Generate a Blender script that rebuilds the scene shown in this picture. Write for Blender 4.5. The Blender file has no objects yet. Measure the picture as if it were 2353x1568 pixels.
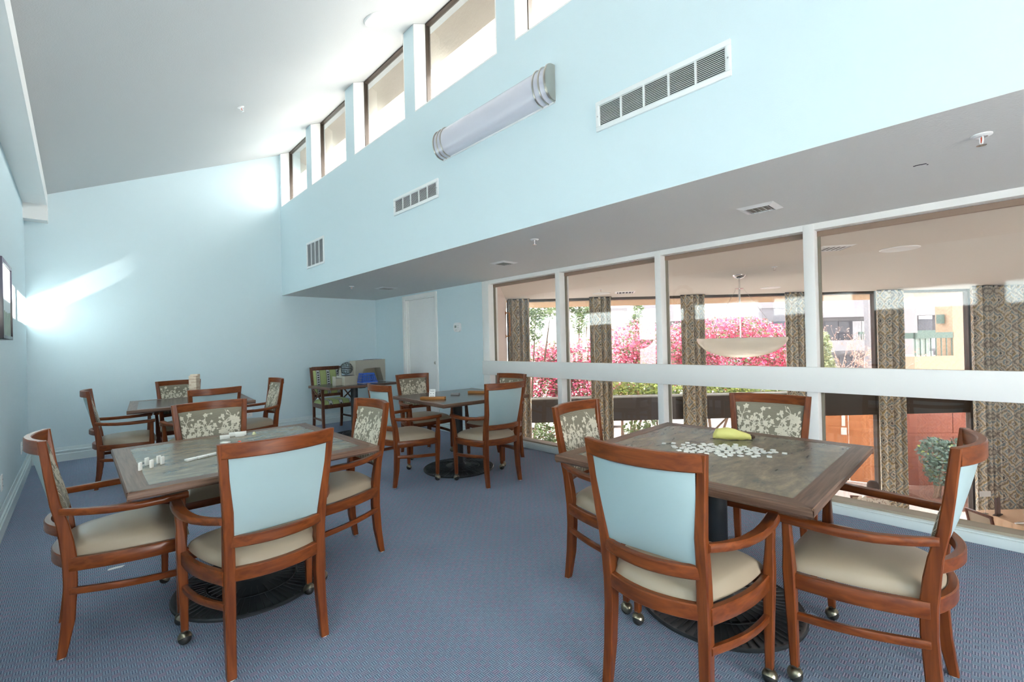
import bpy, bmesh, math, random
from mathutils import Vector, Matrix
from math import sin, cos, pi, radians, sqrt

scn = bpy.context.scene
COL = scn.collection

# ------------------------------------------------------------------ camera
F_PX = 1038.73
EYE = Vector((0.0, 0.0, 1.285))
RGT = Vector((0.72067807, -0.69285146, -0.02408286))
UPV = Vector((0.01551332, -0.01861247, 0.99970641))
FWD = Vector((0.69309628, 0.72084009, 0.00266517))
cam_data = bpy.data.cameras.new('camera')
cam_data.sensor_width = 36.0
cam_data.lens = F_PX * 36.0 / 2353.0
cam_data.clip_start = 0.02
cam_data.clip_end = 500
cam = bpy.data.objects.new('camera', cam_data)
cam.matrix_world = Matrix(((RGT.x, UPV.x, -FWD.x, EYE.x), (RGT.y, UPV.y, -FWD.y, EYE.y),
                           (RGT.z, UPV.z, -FWD.z, EYE.z), (0, 0, 0, 1)))
COL.objects.link(cam)
scn.camera = cam

# ------------------------------------------------------------------ sky, sun, exposure
world = bpy.data.worlds.new('world')
scn.world = world
world.use_nodes = True
wn = world.node_tree.nodes
wbg = wn['Background']
wbg.inputs['Color'].default_value = (1.0, 0.985, 0.965, 1)
wbg.inputs['Strength'].default_value = 5.0

sun_data = bpy.data.lights.new('sun', 'SUN')
sun_data.energy = 20.0
sun_data.angle = radians(0.6)
sun_data.color = (1.0, 0.96, 0.9)
sun = bpy.data.objects.new('sun', sun_data)
sun.rotation_euler = Vector((-1.0, 0.044, -0.676)).to_track_quat('-Z', 'Y').to_euler()
sun.location = (20, 0, 20)
COL.objects.link(sun)

scn.view_settings.view_transform = 'Standard'
scn.view_settings.look = 'None'
scn.view_settings.gamma = 1.0
scn.view_settings.use_curve_mapping = False
scn.view_settings.exposure = 1.95
scn.cycles.max_bounces = 8
scn.cycles.diffuse_bounces = 5
scn.cycles.glossy_bounces = 3
scn.cycles.transparent_max_bounces = 16
scn.cycles.use_light_tree = False
scn.cycles.adaptive_threshold = 0.02
scn.cycles.sample_clamp_indirect = 12.0

# ------------------------------------------------------------------ room measures (metres)
XL, XR, XC, YB, YF = -0.42, 3.902, 2.329, 7.605, -3.0
ZS = 2.103           # low ceiling beside the glass
XG = 4.02            # glass plane
SLOPE = 0.449
def ceil_z(x): return 4.309 + SLOPE * (x - XC)
RH = Vector((RGT.x, RGT.y, 0)).normalized()      # the dining wing is turned about 45 degrees
FH = Vector((-RH.y, RH.x, 0))
def W(s, d, z): return RH * s + FH * d + Vector((0, 0, z))

# ------------------------------------------------------------------ materials
MATS = {}
def new_mat(name):
    m = bpy.data.materials.new(name); m.use_nodes = True
    MATS[name] = m
    nt = m.node_tree
    return m, nt, nt.nodes['Principled BSDF']
def plain(name, col, rough=0.5, metal=0.0, spec=0.5, bump=None, var=0.0, coat=0.0):
    m, nt, b = new_mat(name)
    b.inputs['Base Color'].default_value = (*col, 1)
    b.inputs['Roughness'].default_value = rough
    b.inputs['Metallic'].default_value = metal
    b.inputs['Specular IOR Level'].default_value = spec
    b.inputs['Coat Weight'].default_value = coat
    tc = None
    if bump or var:
        tc = nt.nodes.new('ShaderNodeTexCoord')
        n = nt.nodes.new('ShaderNodeTexNoise')
        nt.links.new(tc.outputs['Object'], n.inputs['Vector'])
    if bump:
        n.inputs['Scale'].default_value = bump[0]; n.inputs['Detail'].default_value = 4
        bp = nt.nodes.new('ShaderNodeBump'); bp.inputs['Strength'].default_value = bump[1]
        bp.inputs['Distance'].default_value = 0.004
        nt.links.new(n.outputs['Fac'], bp.inputs['Height']); nt.links.new(bp.outputs['Normal'], b.inputs['Normal'])
    if var:
        n2 = nt.nodes.new('ShaderNodeTexNoise'); n2.inputs['Scale'].default_value = 3.0; n2.inputs['Detail'].default_value = 5
        nt.links.new(tc.outputs['Object'], n2.inputs['Vector'])
        rp = nt.nodes.new('ShaderNodeValToRGB')
        e = rp.color_ramp.elements
        e[0].position = .3; e[1].position = .7
        e[0].color = (*[c * (1 - var) for c in col], 1); e[1].color = (*[min(1, c * (1 + var)) for c in col], 1)
        nt.links.new(n2.outputs['Fac'], rp.inputs['Fac']); nt.links.new(rp.outputs['Color'], b.inputs['Base Color'])
    return m
def nd(nt, typ, **kw):
    n = nt.nodes.new(typ)
    for k, v in kw.items(): setattr(n, k, v)
    return n
def math_n(nt, op, a, b=None, c=None):
    n = nd(nt, 'ShaderNodeMath', operation=op)
    for i, v in enumerate((a, b, c)):
        if v is None: continue
        if isinstance(v, (int, float)): n.inputs[i].default_value = v
        else: nt.links.new(v, n.inputs[i])
    return n.outputs[0]
def mix_c(nt, fac, a, b):
    n = nd(nt, 'ShaderNodeMix', data_type='RGBA')
    if isinstance(fac, (int, float)): n.inputs[0].default_value = fac
    else: nt.links.new(fac, n.inputs[0])
    for i, v in ((6, a), (7, b)):
        if isinstance(v, tuple): n.inputs[i].default_value = (*v, 1)
        else: nt.links.new(v, n.inputs[i])
    return n.outputs[2]

def wood(name, c1, c2, rough=0.32, axis='Z', scale=18.0):
    m, nt, b = new_mat(name)
    tc = nd(nt, 'ShaderNodeTexCoord'); mp = nd(nt, 'ShaderNodeMapping')
    sc = {'X': (1.2, scale, scale), 'Y': (scale, 1.2, scale), 'Z': (scale, scale, 1.2)}[axis]
    mp.inputs['Scale'].default_value = sc
    nt.links.new(tc.outputs['Object'], mp.inputs['Vector'])
    n = nd(nt, 'ShaderNodeTexNoise'); n.inputs['Scale'].default_value = 3.0; n.inputs['Detail'].default_value = 6; n.inputs['Distortion'].default_value = 0.6
    nt.links.new(mp.outputs['Vector'], n.inputs['Vector'])
    rp = nd(nt, 'ShaderNodeValToRGB'); e = rp.color_ramp.elements
    e[0].position = .32; e[1].position = .68; e[0].color = (*c1, 1); e[1].color = (*c2, 1)
    nt.links.new(n.outputs['Fac'], rp.inputs['Fac']); nt.links.new(rp.outputs['Color'], b.inputs['Base Color'])
    b.inputs['Roughness'].default_value = rough; b.inputs['Specular IOR Level'].default_value = .35
    bp = nd(nt, 'ShaderNodeBump'); bp.inputs['Strength'].default_value = .12; bp.inputs['Distance'].default_value = .001
    nt.links.new(n.outputs['Fac'], bp.inputs['Height']); nt.links.new(bp.outputs['Normal'], b.inputs['Normal'])
    return m

WALL = plain('wall_paint_blue', (0.64, 0.77, 0.82), 0.75, spec=.3, bump=(170, .16))
CEIL = plain('ceiling_paint', (0.53, 0.545, 0.55), 0.85, spec=.2, bump=(120, .25))
SOFF = plain('soffit_paint', (0.72, 0.725, 0.715), 0.7, spec=.3, bump=(110, .35))
TRIM = plain('white_trim', (0.87, 0.87, 0.86), 0.4)
TRIMB = plain('bluish_trim', (0.66, 0.76, 0.78), 0.4)
TRIMG = plain('grey_trim', (0.46, 0.48, 0.46), 0.45)
STOP = plain('glazing_stop', (0.22, 0.20, 0.155), 0.45)
WHITE = plain('white_plastic', (0.82, 0.83, 0.84), 0.3)
DOORW = plain('door_white', (0.88, 0.88, 0.88), 0.35)
GRILLE = plain('grille_white', (0.80, 0.83, 0.84), 0.4)
DARK = plain('dark_cavity', (0.03, 0.035, 0.05), 0.8)
BRONZE = plain('dark_window_frame', (0.06, 0.045, 0.035), 0.4, metal=.3)
NICKEL = plain('brushed_nickel', (0.55, 0.52, 0.47), 0.3, metal=1.0)
CHROME = plain('chrome', (0.7, 0.7, 0.7), 0.15, metal=1.0)
BRASS = plain('antique_brass', (0.30, 0.27, 0.20), 0.28, metal=1.0)
BLACK = plain('black_metal', (0.022, 0.026, 0.030), 0.42)
BLACKR = plain('black_rubber', (0.015, 0.015, 0.015), 0.5)
STUCCO = plain('beige_stucco', (0.78, 0.65, 0.54), 0.9, bump=(30, 1.0), spec=.1)
CHAIRW = wood('cherry_chair_wood', (0.112, 0.024, 0.006), (0.225, 0.058, 0.014), 0.30)
CHAIRX = wood('cherry_rail_wood', (0.112, 0.024, 0.006), (0.225, 0.058, 0.014), 0.30, 'X')
CHAIRY = wood('cherry_arm_wood', (0.112, 0.024, 0.006), (0.225, 0.058, 0.014), 0.28, 'Y')
DARKW = wood('dark_chair_wood', (0.07, 0.022, 0.010), (0.15, 0.048, 0.022), 0.35)
EDGEX = wood('table_edge_oak_x', (0.085, 0.045, 0.030), (0.215, 0.125, 0.085), 0.33, 'X', 30)
EDGEY = wood('table_edge_oak_y', (0.085, 0.045, 0.030), (0.215, 0.125, 0.085), 0.33, 'Y', 30)
VINYL = plain('taupe_vinyl', (0.37, 0.30, 0.22), 0.33, bump=(60, .05))
BLUEV = plain('pale_blue_vinyl', (0.37, 0.485, 0.50), 0.42, bump=(14, .22))
CREAM = plain('cream_jacquard', (0.62, 0.57, 0.46), 0.6)
PINEC = wood('pine_block_pale', (0.68, 0.56, 0.45), (0.80, 0.70, 0.58), 0.6, 'X')
PINEB = wood('pine_block', (0.55, 0.40, 0.30), (0.72, 0.58, 0.46), 0.6, 'X')
RACKW = wood('rack_wood', (0.30, 0.12, 0.03), (0.45, 0.20, 0.06), 0.45, 'X')
IVORY = plain('ivory_tile', (0.85, 0.84, 0.80), 0.3)
YELLOW = plain('yellow_cloth', (0.86, 0.80, 0.27), 0.55, bump=(40, .3))
TIPB = plain('brown_cloth', (0.07, 0.04, 0.025), 0.7)
BEIGE = plain('beige_metal', (0.42, 0.40, 0.33), 0.45)
BLUEP = plain('blue_plastic', (0.05, 0.16, 0.70), 0.35)
PAPER = plain('paper', (0.85, 0.85, 0.84), 0.6)
REDP = plain('red_plastic', (0.75, 0.09, 0.04), 0.35)
GREENP = plain('green_plastic', (0.05, 0.33, 0.20), 0.4)
GREYP = plain('grey_plastic', (0.25, 0.26, 0.28), 0.4)
YELP = plain('yellow_plastic', (0.80, 0.60, 0.05), 0.35)

# warm white acrylic of the wall lamp (lamp switched off, pale lavender)
LENS = plain('lamp_acrylic', (0.62, 0.62, 0.70), 0.18)

def glass_mat(name, tint=(1, 1, 1), ior=1.5, gain=1.0):
    m = bpy.data.materials.new(name); m.use_nodes = True
    nt = m.node_tree; nt.nodes.clear()
    out = nd(nt, 'ShaderNodeOutputMaterial'); mx = nd(nt, 'ShaderNodeMixShader')
    tr = nd(nt, 'ShaderNodeBsdfTransparent'); gl = nd(nt, 'ShaderNodeBsdfGlossy')
    tr.inputs['Color'].default_value = (*tint, 1); gl.inputs['Roughness'].default_value = 0.0
    gl.inputs['Color'].default_value = (1, 1, 1, 1)
    fr = nd(nt, 'ShaderNodeFresnel'); fr.inputs['IOR'].default_value = ior
    geo = nd(nt, 'ShaderNodeNewGeometry')
    f = math_n(nt, 'MULTIPLY', fr.outputs[0], math_n(nt, 'SUBTRACT', 1.0, geo.outputs['Backfacing']))
    nt.links.new(f, mx.inputs[0]); nt.links.new(tr.outputs[0], mx.inputs[1]); nt.links.new(gl.outputs[0], mx.inputs[2])
    nt.links.new(mx.outputs[0], out.inputs['Surface'])
    MATS[name] = m
    return m
GLASS = glass_mat('window_glass', (0.985, 0.99, 0.985), 1.62)
GLASSC = glass_mat('clerestory_glass', (0.80, 0.805, 0.80), 1.5)
GLASST = glass_mat('dimming_glass', (0.49, 0.49, 0.495), 1.5)  # tint added to dim the daylight and view through the dining windows

def carpet_mat():
    m, nt, b = new_mat('blue_woven_carpet')
    tc = nd(nt, 'ShaderNodeTexCoord'); sx = nd(nt, 'ShaderNodeSeparateXYZ')
    nt.links.new(tc.outputs['Object'], sx.inputs[0])
    x, y = sx.outputs[0], sx.outputs[1]
    cell = 0.026
    cx = math_n(nt, 'DIVIDE', x, cell); cy = math_n(nt, 'DIVIDE', y, cell)
    fx = math_n(nt, 'FLOOR', cx); fy = math_n(nt, 'FLOOR', cy)
    par = math_n(nt, 'MODULO', math_n(nt, 'ABSOLUTE', math_n(nt, 'ADD', fx, fy)), 2.0)   # 0/1 checker
    def stripe(c, n):
        t = math_n(nt, 'FRACT', math_n(nt, 'MULTIPLY', c, n))
        return math_n(nt, 'SUBTRACT', 1.0, math_n(nt, 'ABSOLUTE', math_n(nt, 'SUBTRACT', math_n(nt, 'MULTIPLY', t, 2.0), 1.0)))
    h = stripe(cy, 3.0); v = stripe(cx, 3.0)
    thread = math_n(nt, 'ADD', math_n(nt, 'MULTIPLY', h, par), math_n(nt, 'MULTIPLY', v, math_n(nt, 'SUBTRACT', 1.0, par)))
    noi = nd(nt, 'ShaderNodeTexNoise'); noi.inputs['Scale'].default_value = 60; noi.inputs['Detail'].default_value = 3
    nt.links.new(tc.outputs['Object'], noi.inputs['Vector'])
    wht = nd(nt, 'ShaderNodeTexWhiteNoise', noise_dimensions='2D')
    cmb = nd(nt, 'ShaderNodeCombineXYZ'); nt.links.new(fx, cmb.inputs[0]); nt.links.new(fy, cmb.inputs[1]); nt.links.new(cmb.outputs[0], wht.inputs['Vector'])
    hue = mix_c(nt, par, (0.38, 0.48, 0.60), (0.50, 0.43, 0.54))
    hue2 = mix_c(nt, math_n(nt, 'MULTIPLY', wht.outputs[0], 0.6), hue, (0.34, 0.50, 0.58))
    dark = (0.088, 0.110, 0.190)
    tfac = math_n(nt, 'MULTIPLY', thread, math_n(nt, 'ADD', 0.55, math_n(nt, 'MULTIPLY', noi.outputs[0], 0.7)))
    colr = mix_c(nt, tfac, dark, hue2)
    big = nd(nt, 'ShaderNodeTexNoise'); big.inputs['Scale'].default_value = 1.1; big.inputs['Detail'].default_value = 3
    nt.links.new(tc.outputs['Object'], big.inputs['Vector'])
    mul = nd(nt, 'ShaderNodeHueSaturation'); nt.links.new(colr, mul.inputs['Color'])
    nt.links.new(math_n(nt, 'ADD', 0.85, math_n(nt, 'MULTIPLY', big.outputs[0], 0.3)), mul.inputs['Value'])
    nt.links.new(mul.outputs[0], b.inputs['Base Color'])
    b.inputs['Roughness'].default_value = 0.95; b.inputs['Specular IOR Level'].default_value = .1
    bp = nd(nt, 'ShaderNodeBump'); bp.inputs['Strength'].default_value = .5; bp.inputs['Distance'].default_value = .002
    nt.links.new(tfac, bp.inputs['Height']); nt.links.new(bp.outputs['Normal'], b.inputs['Normal'])
    return m
CARPET = carpet_mat()

def laminate_mat(name, c1, c2, c3, rough):
    m, nt, b = new_mat(name)
    tc = nd(nt, 'ShaderNodeTexCoord'); mp = nd(nt, 'ShaderNodeMapping')
    mp.inputs['Scale'].default_value = (2.4, 6.0, 4.0); mp.inputs['Rotation'].default_value = (0, 0, .5)
    nt.links.new(tc.outputs['Object'], mp.inputs['Vector'])
    n1 = nd(nt, 'ShaderNodeTexNoise'); n1.inputs['Scale'].default_value = 2.2; n1.inputs['Detail'].default_value = 8; n1.inputs['Roughness'].default_value = .62; n1.inputs['Distortion'].default_value = .8
    nt.links.new(mp.outputs[0], n1.inputs['Vector'])
    n2 = nd(nt, 'ShaderNodeTexNoise'); n2.inputs['Scale'].default_value = 9; n2.inputs['Detail'].default_value = 8; n2.inputs['Roughness'].default_value = .7
    nt.links.new(mp.outputs[0], n2.inputs['Vector'])
    rp = nd(nt, 'ShaderNodeValToRGB'); e = rp.color_ramp.elements
    e[0].position = .34; e[0].color = (*c1, 1); e[1].position = .66; e[1].color = (*c3, 1)
    k = e.new(.5); k.color = (*c2, 1)
    mixv = math_n(nt, 'ADD', math_n(nt, 'MULTIPLY', n1.outputs[0], .65), math_n(nt, 'MULTIPLY', n2.outputs[0], .35))
    nt.links.new(mixv, rp.inputs['Fac']); nt.links.new(rp.outputs[0], b.inputs['Base Color'])
    b.inputs['Roughness'].default_value = rough
    return m
SLATE = laminate_mat('slate_laminate', (0.080, 0.098, 0.092), (0.185, 0.165, 0.125), (0.33, 0.26, 0.185), 0.24)
DARKT = laminate_mat('dark_laminate', (0.045, 0.040, 0.036), (0.085, 0.068, 0.056), (0.14, 0.105, 0.08), 0.22)

def fabric_mat():
    m, nt, b = new_mat('taupe_jacquard')
    tc = nd(nt, 'ShaderNodeTexCoord'); sx = nd(nt, 'ShaderNodeSeparateXYZ'); nt.links.new(tc.outputs['Object'], sx.inputs[0])
    n = nd(nt, 'ShaderNodeTexNoise'); n.inputs['Scale'].default_value = 40; nt.links.new(tc.outputs['Object'], n.inputs['Vector'])
    z = math_n(nt, 'ADD', sx.outputs[2], math_n(nt, 'MULTIPLY', n.outputs[0], .004))
    t = math_n(nt, 'FRACT', math_n(nt, 'MULTIPLY', z, 140.0))
    s = math_n(nt, 'GREATER_THAN', t, .55)
    c = mix_c(nt, s, (0.165, 0.148, 0.105), (0.275, 0.250, 0.190))
    nt.links.new(c, b.inputs['Base Color']); b.inputs['Roughness'].default_value = .65
    return m
FABRIC = fabric_mat()

def stripe_fabric_mat():
    m, nt, b = new_mat('green_striped_fabric')
    tc = nd(nt, 'ShaderNodeTexCoord'); sx = nd(nt, 'ShaderNodeSeparateXYZ'); nt.links.new(tc.outputs['Object'], sx.inputs[0])
    u = math_n(nt, 'FRACT', math_n(nt, 'ADD', math_n(nt, 'DIVIDE', sx.outputs[0], .155), .62))
    w = math_n(nt, 'ABSOLUTE', math_n(nt, 'SUBTRACT', u, .5))
    band = math_n(nt, 'LESS_THAN', w, .19); inner = math_n(nt, 'LESS_THAN', w, .155)
    yy = math_n(nt, 'ADD', sx.outputs[1], sx.outputs[2])
    bx = math_n(nt, 'FRACT', math_n(nt, 'DIVIDE', yy, .030))
    dots = math_n(nt, 'MULTIPLY', math_n(nt, 'LESS_THAN', math_n(nt, 'ABSOLUTE', math_n(nt, 'SUBTRACT', bx, .5)), .28), math_n(nt, 'LESS_THAN', w, .085))
    c = mix_c(nt, band, (0.37, 0.44, 0.18), (0.02, 0.02, 0.03))
    c = mix_c(nt, inner, c, (0.50, 0.52, 0.52))
    c = mix_c(nt, dots, c, (0.03, 0.03, 0.04))
    nt.links.new(c, b.inputs['Base Color']); b.inputs['Roughness'].default_value = .6
    return m
GREENF = stripe_fabric_mat()

def curtain_mat():
    m, nt, b = new_mat('ikat_curtain')
    uv = nd(nt, 'ShaderNodeUVMap'); uv.uv_map = 'UVMap'
    sx = nd(nt, 'ShaderNodeSeparateXYZ'); nt.links.new(uv.outputs[0], sx.inputs[0])
    n = nd(nt, 'ShaderNodeTexNoise'); n.inputs['Scale'].default_value = 26; nt.links.new(uv.outputs[0], n.inputs['Vector'])
    jit = math_n(nt, 'MULTIPLY', math_n(nt, 'SUBTRACT', n.outputs[0], .5), .34)
    u = math_n(nt, 'DIVIDE', sx.outputs[0], .30); v = math_n(nt, 'ADD', math_n(nt, 'DIVIDE', sx.outputs[1], .34), jit)
    fu = math_n(nt, 'ABSOLUTE', math_n(nt, 'SUBTRACT', math_n(nt, 'FRACT', u), .5))      # 0..0.5
    fv = math_n(nt, 'ABSOLUTE', math_n(nt, 'SUBTRACT', math_n(nt, 'FRACT', v), .5))
    dia = math_n(nt, 'ADD', fu, fv)                                                      # nested diamonds
    rp = nd(nt, 'ShaderNodeValToRGB'); rp.color_ramp.interpolation = 'CONSTANT'
    e = rp.color_ramp.elements
    stops = [(0, (0.14, 0.13, 0.12)), (.08, (0.62, 0.55, 0.44)), (.16, (0.20, 0.25, 0.26)), (.23, (0.60, 0.54, 0.43)), (.33, (0.29, 0.25, 0.205)),
             (.40, (0.42, 0.32, 0.14)), (.45, (0.64, 0.58, 0.47)), (.57, (0.26, 0.31, 0.32)), (.65, (0.58, 0.52, 0.41)), (.76, (0.28, 0.245, 0.205)), (.88, (0.56, 0.50, 0.39))]
    e[0].position, e[0].color = stops[0][0], (*stops[0][1], 1)
    e[1].position, e[1].color = stops[1][0], (*stops[1][1], 1)
    for p, c in stops[2:]:
        k = e.new(p); k.color = (*c, 1)
    nt.links.new(dia, rp.inputs['Fac'])
    nt.links.new(rp.outputs[0], b.inputs['Base Color'])
    b.inputs['Roughness'].default_value = .9; b.inputs['Specular IOR Level'].default_value = .1
    return m
CURT = curtain_mat()

# ------------------------------------------------------------------ mesh helpers
class MB:
    def __init__(self): self.v = []; self.f = []; self.uv = None
    def add(self, vs, fs):
        o = len(self.v); self.v += [tuple(p) for p in vs]; self.f += [tuple(i + o for i in f) for f in fs]; return self
    def box(self, x0, x1, y0, y1, z0, z1):
        vs = [(x0, y0, z0), (x1, y0, z0), (x1, y1, z0), (x0, y1, z0), (x0, y0, z1), (x1, y0, z1), (x1, y1, z1), (x0, y1, z1)]
        return self.add(vs, [(3, 2, 1, 0), (4, 5, 6, 7), (0, 1, 5, 4), (1, 2, 6, 5), (2, 3, 7, 6), (3, 0, 4, 7)])
    def obox(self, c, ax, ay, az, hx, hy, hz):
        c, ax, ay, az = Vector(c), Vector(ax), Vector(ay), Vector(az)
        vs = [c + ax * (hx * i) + ay * (hy * j) + az * (hz * k) for k in (-1, 1) for j, i in ((-1, -1), (-1, 1), (1, 1), (1, -1))]
        return self.add(vs, [(3, 2, 1, 0), (4, 5, 6, 7), (0, 1, 5, 4), (1, 2, 6, 5), (2, 3, 7, 6), (3, 0, 4, 7)])
    def loft(self, loops, cap=True, closed=False):
        n = len(loops[0]); vs = [p for l in loops for p in l]; fs = []
        m = len(loops)
        for i in range(m if closed else m - 1):
            a, b = i * n, ((i + 1) % m) * n
            for j in range(n):
                k = (j + 1) % n
                fs.append((a + j, a + k, b + k, b + j))
        if cap and not closed:
            fs.append(tuple(reversed(range(n)))); fs.append(tuple((m - 1) * n + j for j in range(n)))
        return self.add(vs, fs)
    def tube(self, pts, r, n=8, closed=False):
        pts = [Vector(p) for p in pts]; loops = []
        m = len(pts); prev = None
        for i, p in enumerate(pts):
            if closed: t = (pts[(i + 1) % m] - pts[i - 1])
            else: t = pts[min(i + 1, m - 1)] - pts[max(i - 1, 0)]
            t.normalize()
            a = prev if prev is not None else (Vector((0, 0, 1)) if abs(t.z) < .9 else Vector((1, 0, 0)))
            u = (a - t * a.dot(t)).normalized(); w = t.cross(u); prev = u
            rr_ = r[i] if isinstance(r, (list, tuple)) else r
            loops.append([p + (u * cos(2 * pi * k / n) + w * sin(2 * pi * k / n)) * rr_ for k in range(n)])
        return self.loft(loops, True, closed)
    def lathe(self, prof, n=24, c=(0, 0, 0), axis='Z'):
        loops = []
        for r, h in prof:
            l = []
            for k in range(n):
                a = 2 * pi * k / n
                if axis == 'Z': p = (c[0] + r * cos(a), c[1] + r * sin(a), c[2] + h)
                elif axis == 'X': p = (c[0] + h, c[1] + r * cos(a), c[2] + r * sin(a))
                else: p = (c[0] + r * sin(a), c[1] + h, c[2] + r * cos(a))
                l.append(p)
            loops.append(l)
        return self.loft(loops)
    def prism(self, poly, z0, z1):
        n = len(poly)
        return self.add([(x, y, z0) for x, y in poly] + [(x, y, z1) for x, y in poly],
                        [tuple(reversed(range(n))), tuple(range(n, 2 * n))] + [(i, (i + 1) % n, n + (i + 1) % n, n + i) for i in range(n)])
    def grid(self, fn, nu, nv):
        o = len(self.v)
        for j in range(nv + 1):
            for i in range(nu + 1): self.v.append(tuple(fn(i / nu, j / nv)))
        for j in range(nv):
            for i in range(nu):
                a = o + j * (nu + 1) + i
                self.f.append((a, a + 1, a + nu + 2, a + nu + 1))
        return self
    def mesh(self, name, mat, bevel=0.0, smooth=35, fix=True):
        me = bpy.data.meshes.new(name); me.from_pydata(self.v, [], self.f); me.update()
        if fix or bevel:
            bm = bmesh.new(); bm.from_mesh(me)
            if fix: bmesh.ops.recalc_face_normals(bm, faces=bm.faces)
            if bevel:
                ed = [e for e in bm.edges if len(e.link_faces) == 2 and e.calc_face_angle(0) > .6]
                bmesh.ops.bevel(bm, geom=ed, offset=bevel, segments=2, profile=.5, affect='EDGES', clamp_overlap=True)
            bm.to_mesh(me); bm.free()
        if smooth:
            me.polygons.foreach_set('use_smooth', [True] * len(me.polygons))
            try: me.set_sharp_from_angle(angle=radians(smooth))
            except Exception: pass
        if mat is not None: me.materials.append(mat)
        return me

def link(name, data=None, parent=None, loc=None, rotz=None, mat4=None):
    o = bpy.data.objects.new(name, data); COL.objects.link(o)
    if parent is not None: o.parent = parent
    if mat4 is not None: o.matrix_world = mat4
    else:
        if loc is not None: o.location = loc
        if rotz is not None: o.rotation_euler = (0, 0, rotz)
    return o
def tag(o, label, cat, group=None, kind=None):
    o['label'] = label; o['category'] = cat
    if group: o['group'] = group
    if kind: o['kind'] = kind
    return o
def thing(name, label, cat, loc=(0, 0, 0), rotz=0.0, group=None):
    return tag(link(name, None, None, loc, rotz), label, cat, group)
def struct(name, mb, mat, parent=None, bevel=0, smooth=35, label=None, cat=None):
    o = link(name, mb.mesh(name, mat, bevel, smooth), parent)
    if parent is None:
        o['kind'] = 'structure'
        if label: o['label'] = label
        if cat: o['category'] = cat
    return o
def part(name, mb, mat, parent, bevel=0, smooth=35):
    return link(name, mb.mesh(name, mat, bevel, smooth), parent)
def inst(tmpl, root):
    """tmpl: list of (name, mesh, offset, children)"""
    for name, me, off, kids in tmpl:
        o = link(name, me, root, off)
        for kn, kme, koff in kids: link(kn, kme, o, koff)
    return root
def rr(a, b, c):
    return [(-a + c, -b), (a - c, -b), (a, -b + c), (a, b - c), (a - c, b), (-a + c, b), (-a, b - c), (-a, -b + c)]
def interp(tab, t):
    for (t0, *a), (t1, *b) in zip(tab, tab[1:]):
        if t <= t1:
            k = (t - t0) / (t1 - t0); k = max(0, k)
            return [x + (y - x) * k for x, y in zip(a, b)]
    return list(tab[-1][1:])

# ================================================================== THE LOUNGE SHELL
struct('floor', MB().box(XL - .1, XR + .14, YF - .1, YB + .1, -.12, 0), CARPET, label='blue woven carpet floor of the lounge', cat='floor')
struct('wall_back', MB().box(XL - .1, XR + .2, YB, YB + .15, 0, 4.7), WALL, label='pale blue back wall under the sloping ceiling', cat='wall')
struct('wall_left', MB().box(XL - .15, XL, YF - .1, YB, 0, 3.6), WALL, label='pale blue left wall with the framed picture', cat='wall')
# right wall with the door opening; the rest of that side is glass
mb = MB()
DY0, DY1, DZ = 5.715, 6.585, 2.02
mb.box(XR, XR + .14, 4.62, DY0, 0, ZS); mb.box(XR, XR + .14, DY1, YB, 0, ZS); mb.box(XR, XR + .14, DY0, DY1, DZ, ZS)
struct('wall_right', mb, WALL, label='pale blue wall around the white door', cat='wall')
# upper wall carrying the high windows
CW = [(6.44, 7.537), (5.17, 6.265), (3.84, 4.955), (2.51, 3.665), (1.20, 2.315), (-.11, .985), (-1.42, -.32), (-2.73, -1.63)]
ZSILL = 3.478
mb = MB().box(XC, XC + .19, YF, YB, ZS + .001, ZSILL)
edges = [YB] + [e for w in CW for e in (w[1], w[0])] + [YF]
for i in range(0, len(edges), 2): mb.add(*(lambda y0, y1: ([(XC, y0, ZSILL), (XC + .19, y0, ZSILL), (XC + .19, y1, ZSILL), (XC, y1, ZSILL),
        (XC, y0, ceil_z(XC)), (XC + .19, y0, ceil_z(XC + .19)), (XC + .19, y1, ceil_z(XC + .19)), (XC, y1, ceil_z(XC))],
        [(3, 2, 1, 0), (4, 5, 6, 7), (0, 1, 5, 4), (1, 2, 6, 5), (2, 3, 7, 6), (3, 0, 4, 7)]))(edges[i + 1], edges[i]))
struct('wall_upper', mb, WALL, label='pale blue upper wall with the row of high windows', cat='wall')
# sloping ceiling slab, low soffit, beam
x0, x1 = XL - .15, XC + .50
mb = MB().add([(x0, YF - .1, ceil_z(x0)), (x1, YF - .1, ceil_z(x1)), (x1, YB + .15, ceil_z(x1)), (x0, YB + .15, ceil_z(x0)),
               (x0, YF - .1, ceil_z(x0) + .2), (x1, YF - .1, ceil_z(x1) + .2), (x1, YB + .15, ceil_z(x1) + .2), (x0, YB + .15, ceil_z(x0) + .2)],
              [(3, 2, 1, 0), (4, 5, 6, 7), (0, 1, 5, 4), (1, 2, 6, 5), (2, 3, 7, 6), (3, 0, 4, 7)])
struct('ceiling', mb, CEIL, label='white sloping ceiling rising to the high windows', cat='ceiling')
HOLES = [(2.98, 0.216, 0.004), (2.976, 0.201, 0.012), (2.979, 0.181, 0.01), (3.001, 0.169, 0.003)]
so_ = struct('ceiling_soffit', MB().box(XC + .001, XG + .1, YF, YB, ZS, ZS + .16), SOFF, label='low grey ceiling beside the glass wall', cat='ceiling')
for hx_, hy_, hr_ in HOLES: part('anchor_hole', MB().box(hx_ - .006, hx_ + .006, hy_ - hr_, hy_ + hr_, ZS - .0008, ZS + .0005), DARK, so_)
bm_ = MB().box(XL, -.228, YF, YB, 2.99, ceil_z(-.228) + .06)
struct('trim_beam', bm_, TRIM, label='white boxed beam along the top of the left wall', cat='beam')
struct('trim_beam_end', MB().box(XL, -.226, YB - .17, YB, 2.815, 2.992), TRIM, label='white beam block in the back left corner', cat='beam')
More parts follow.
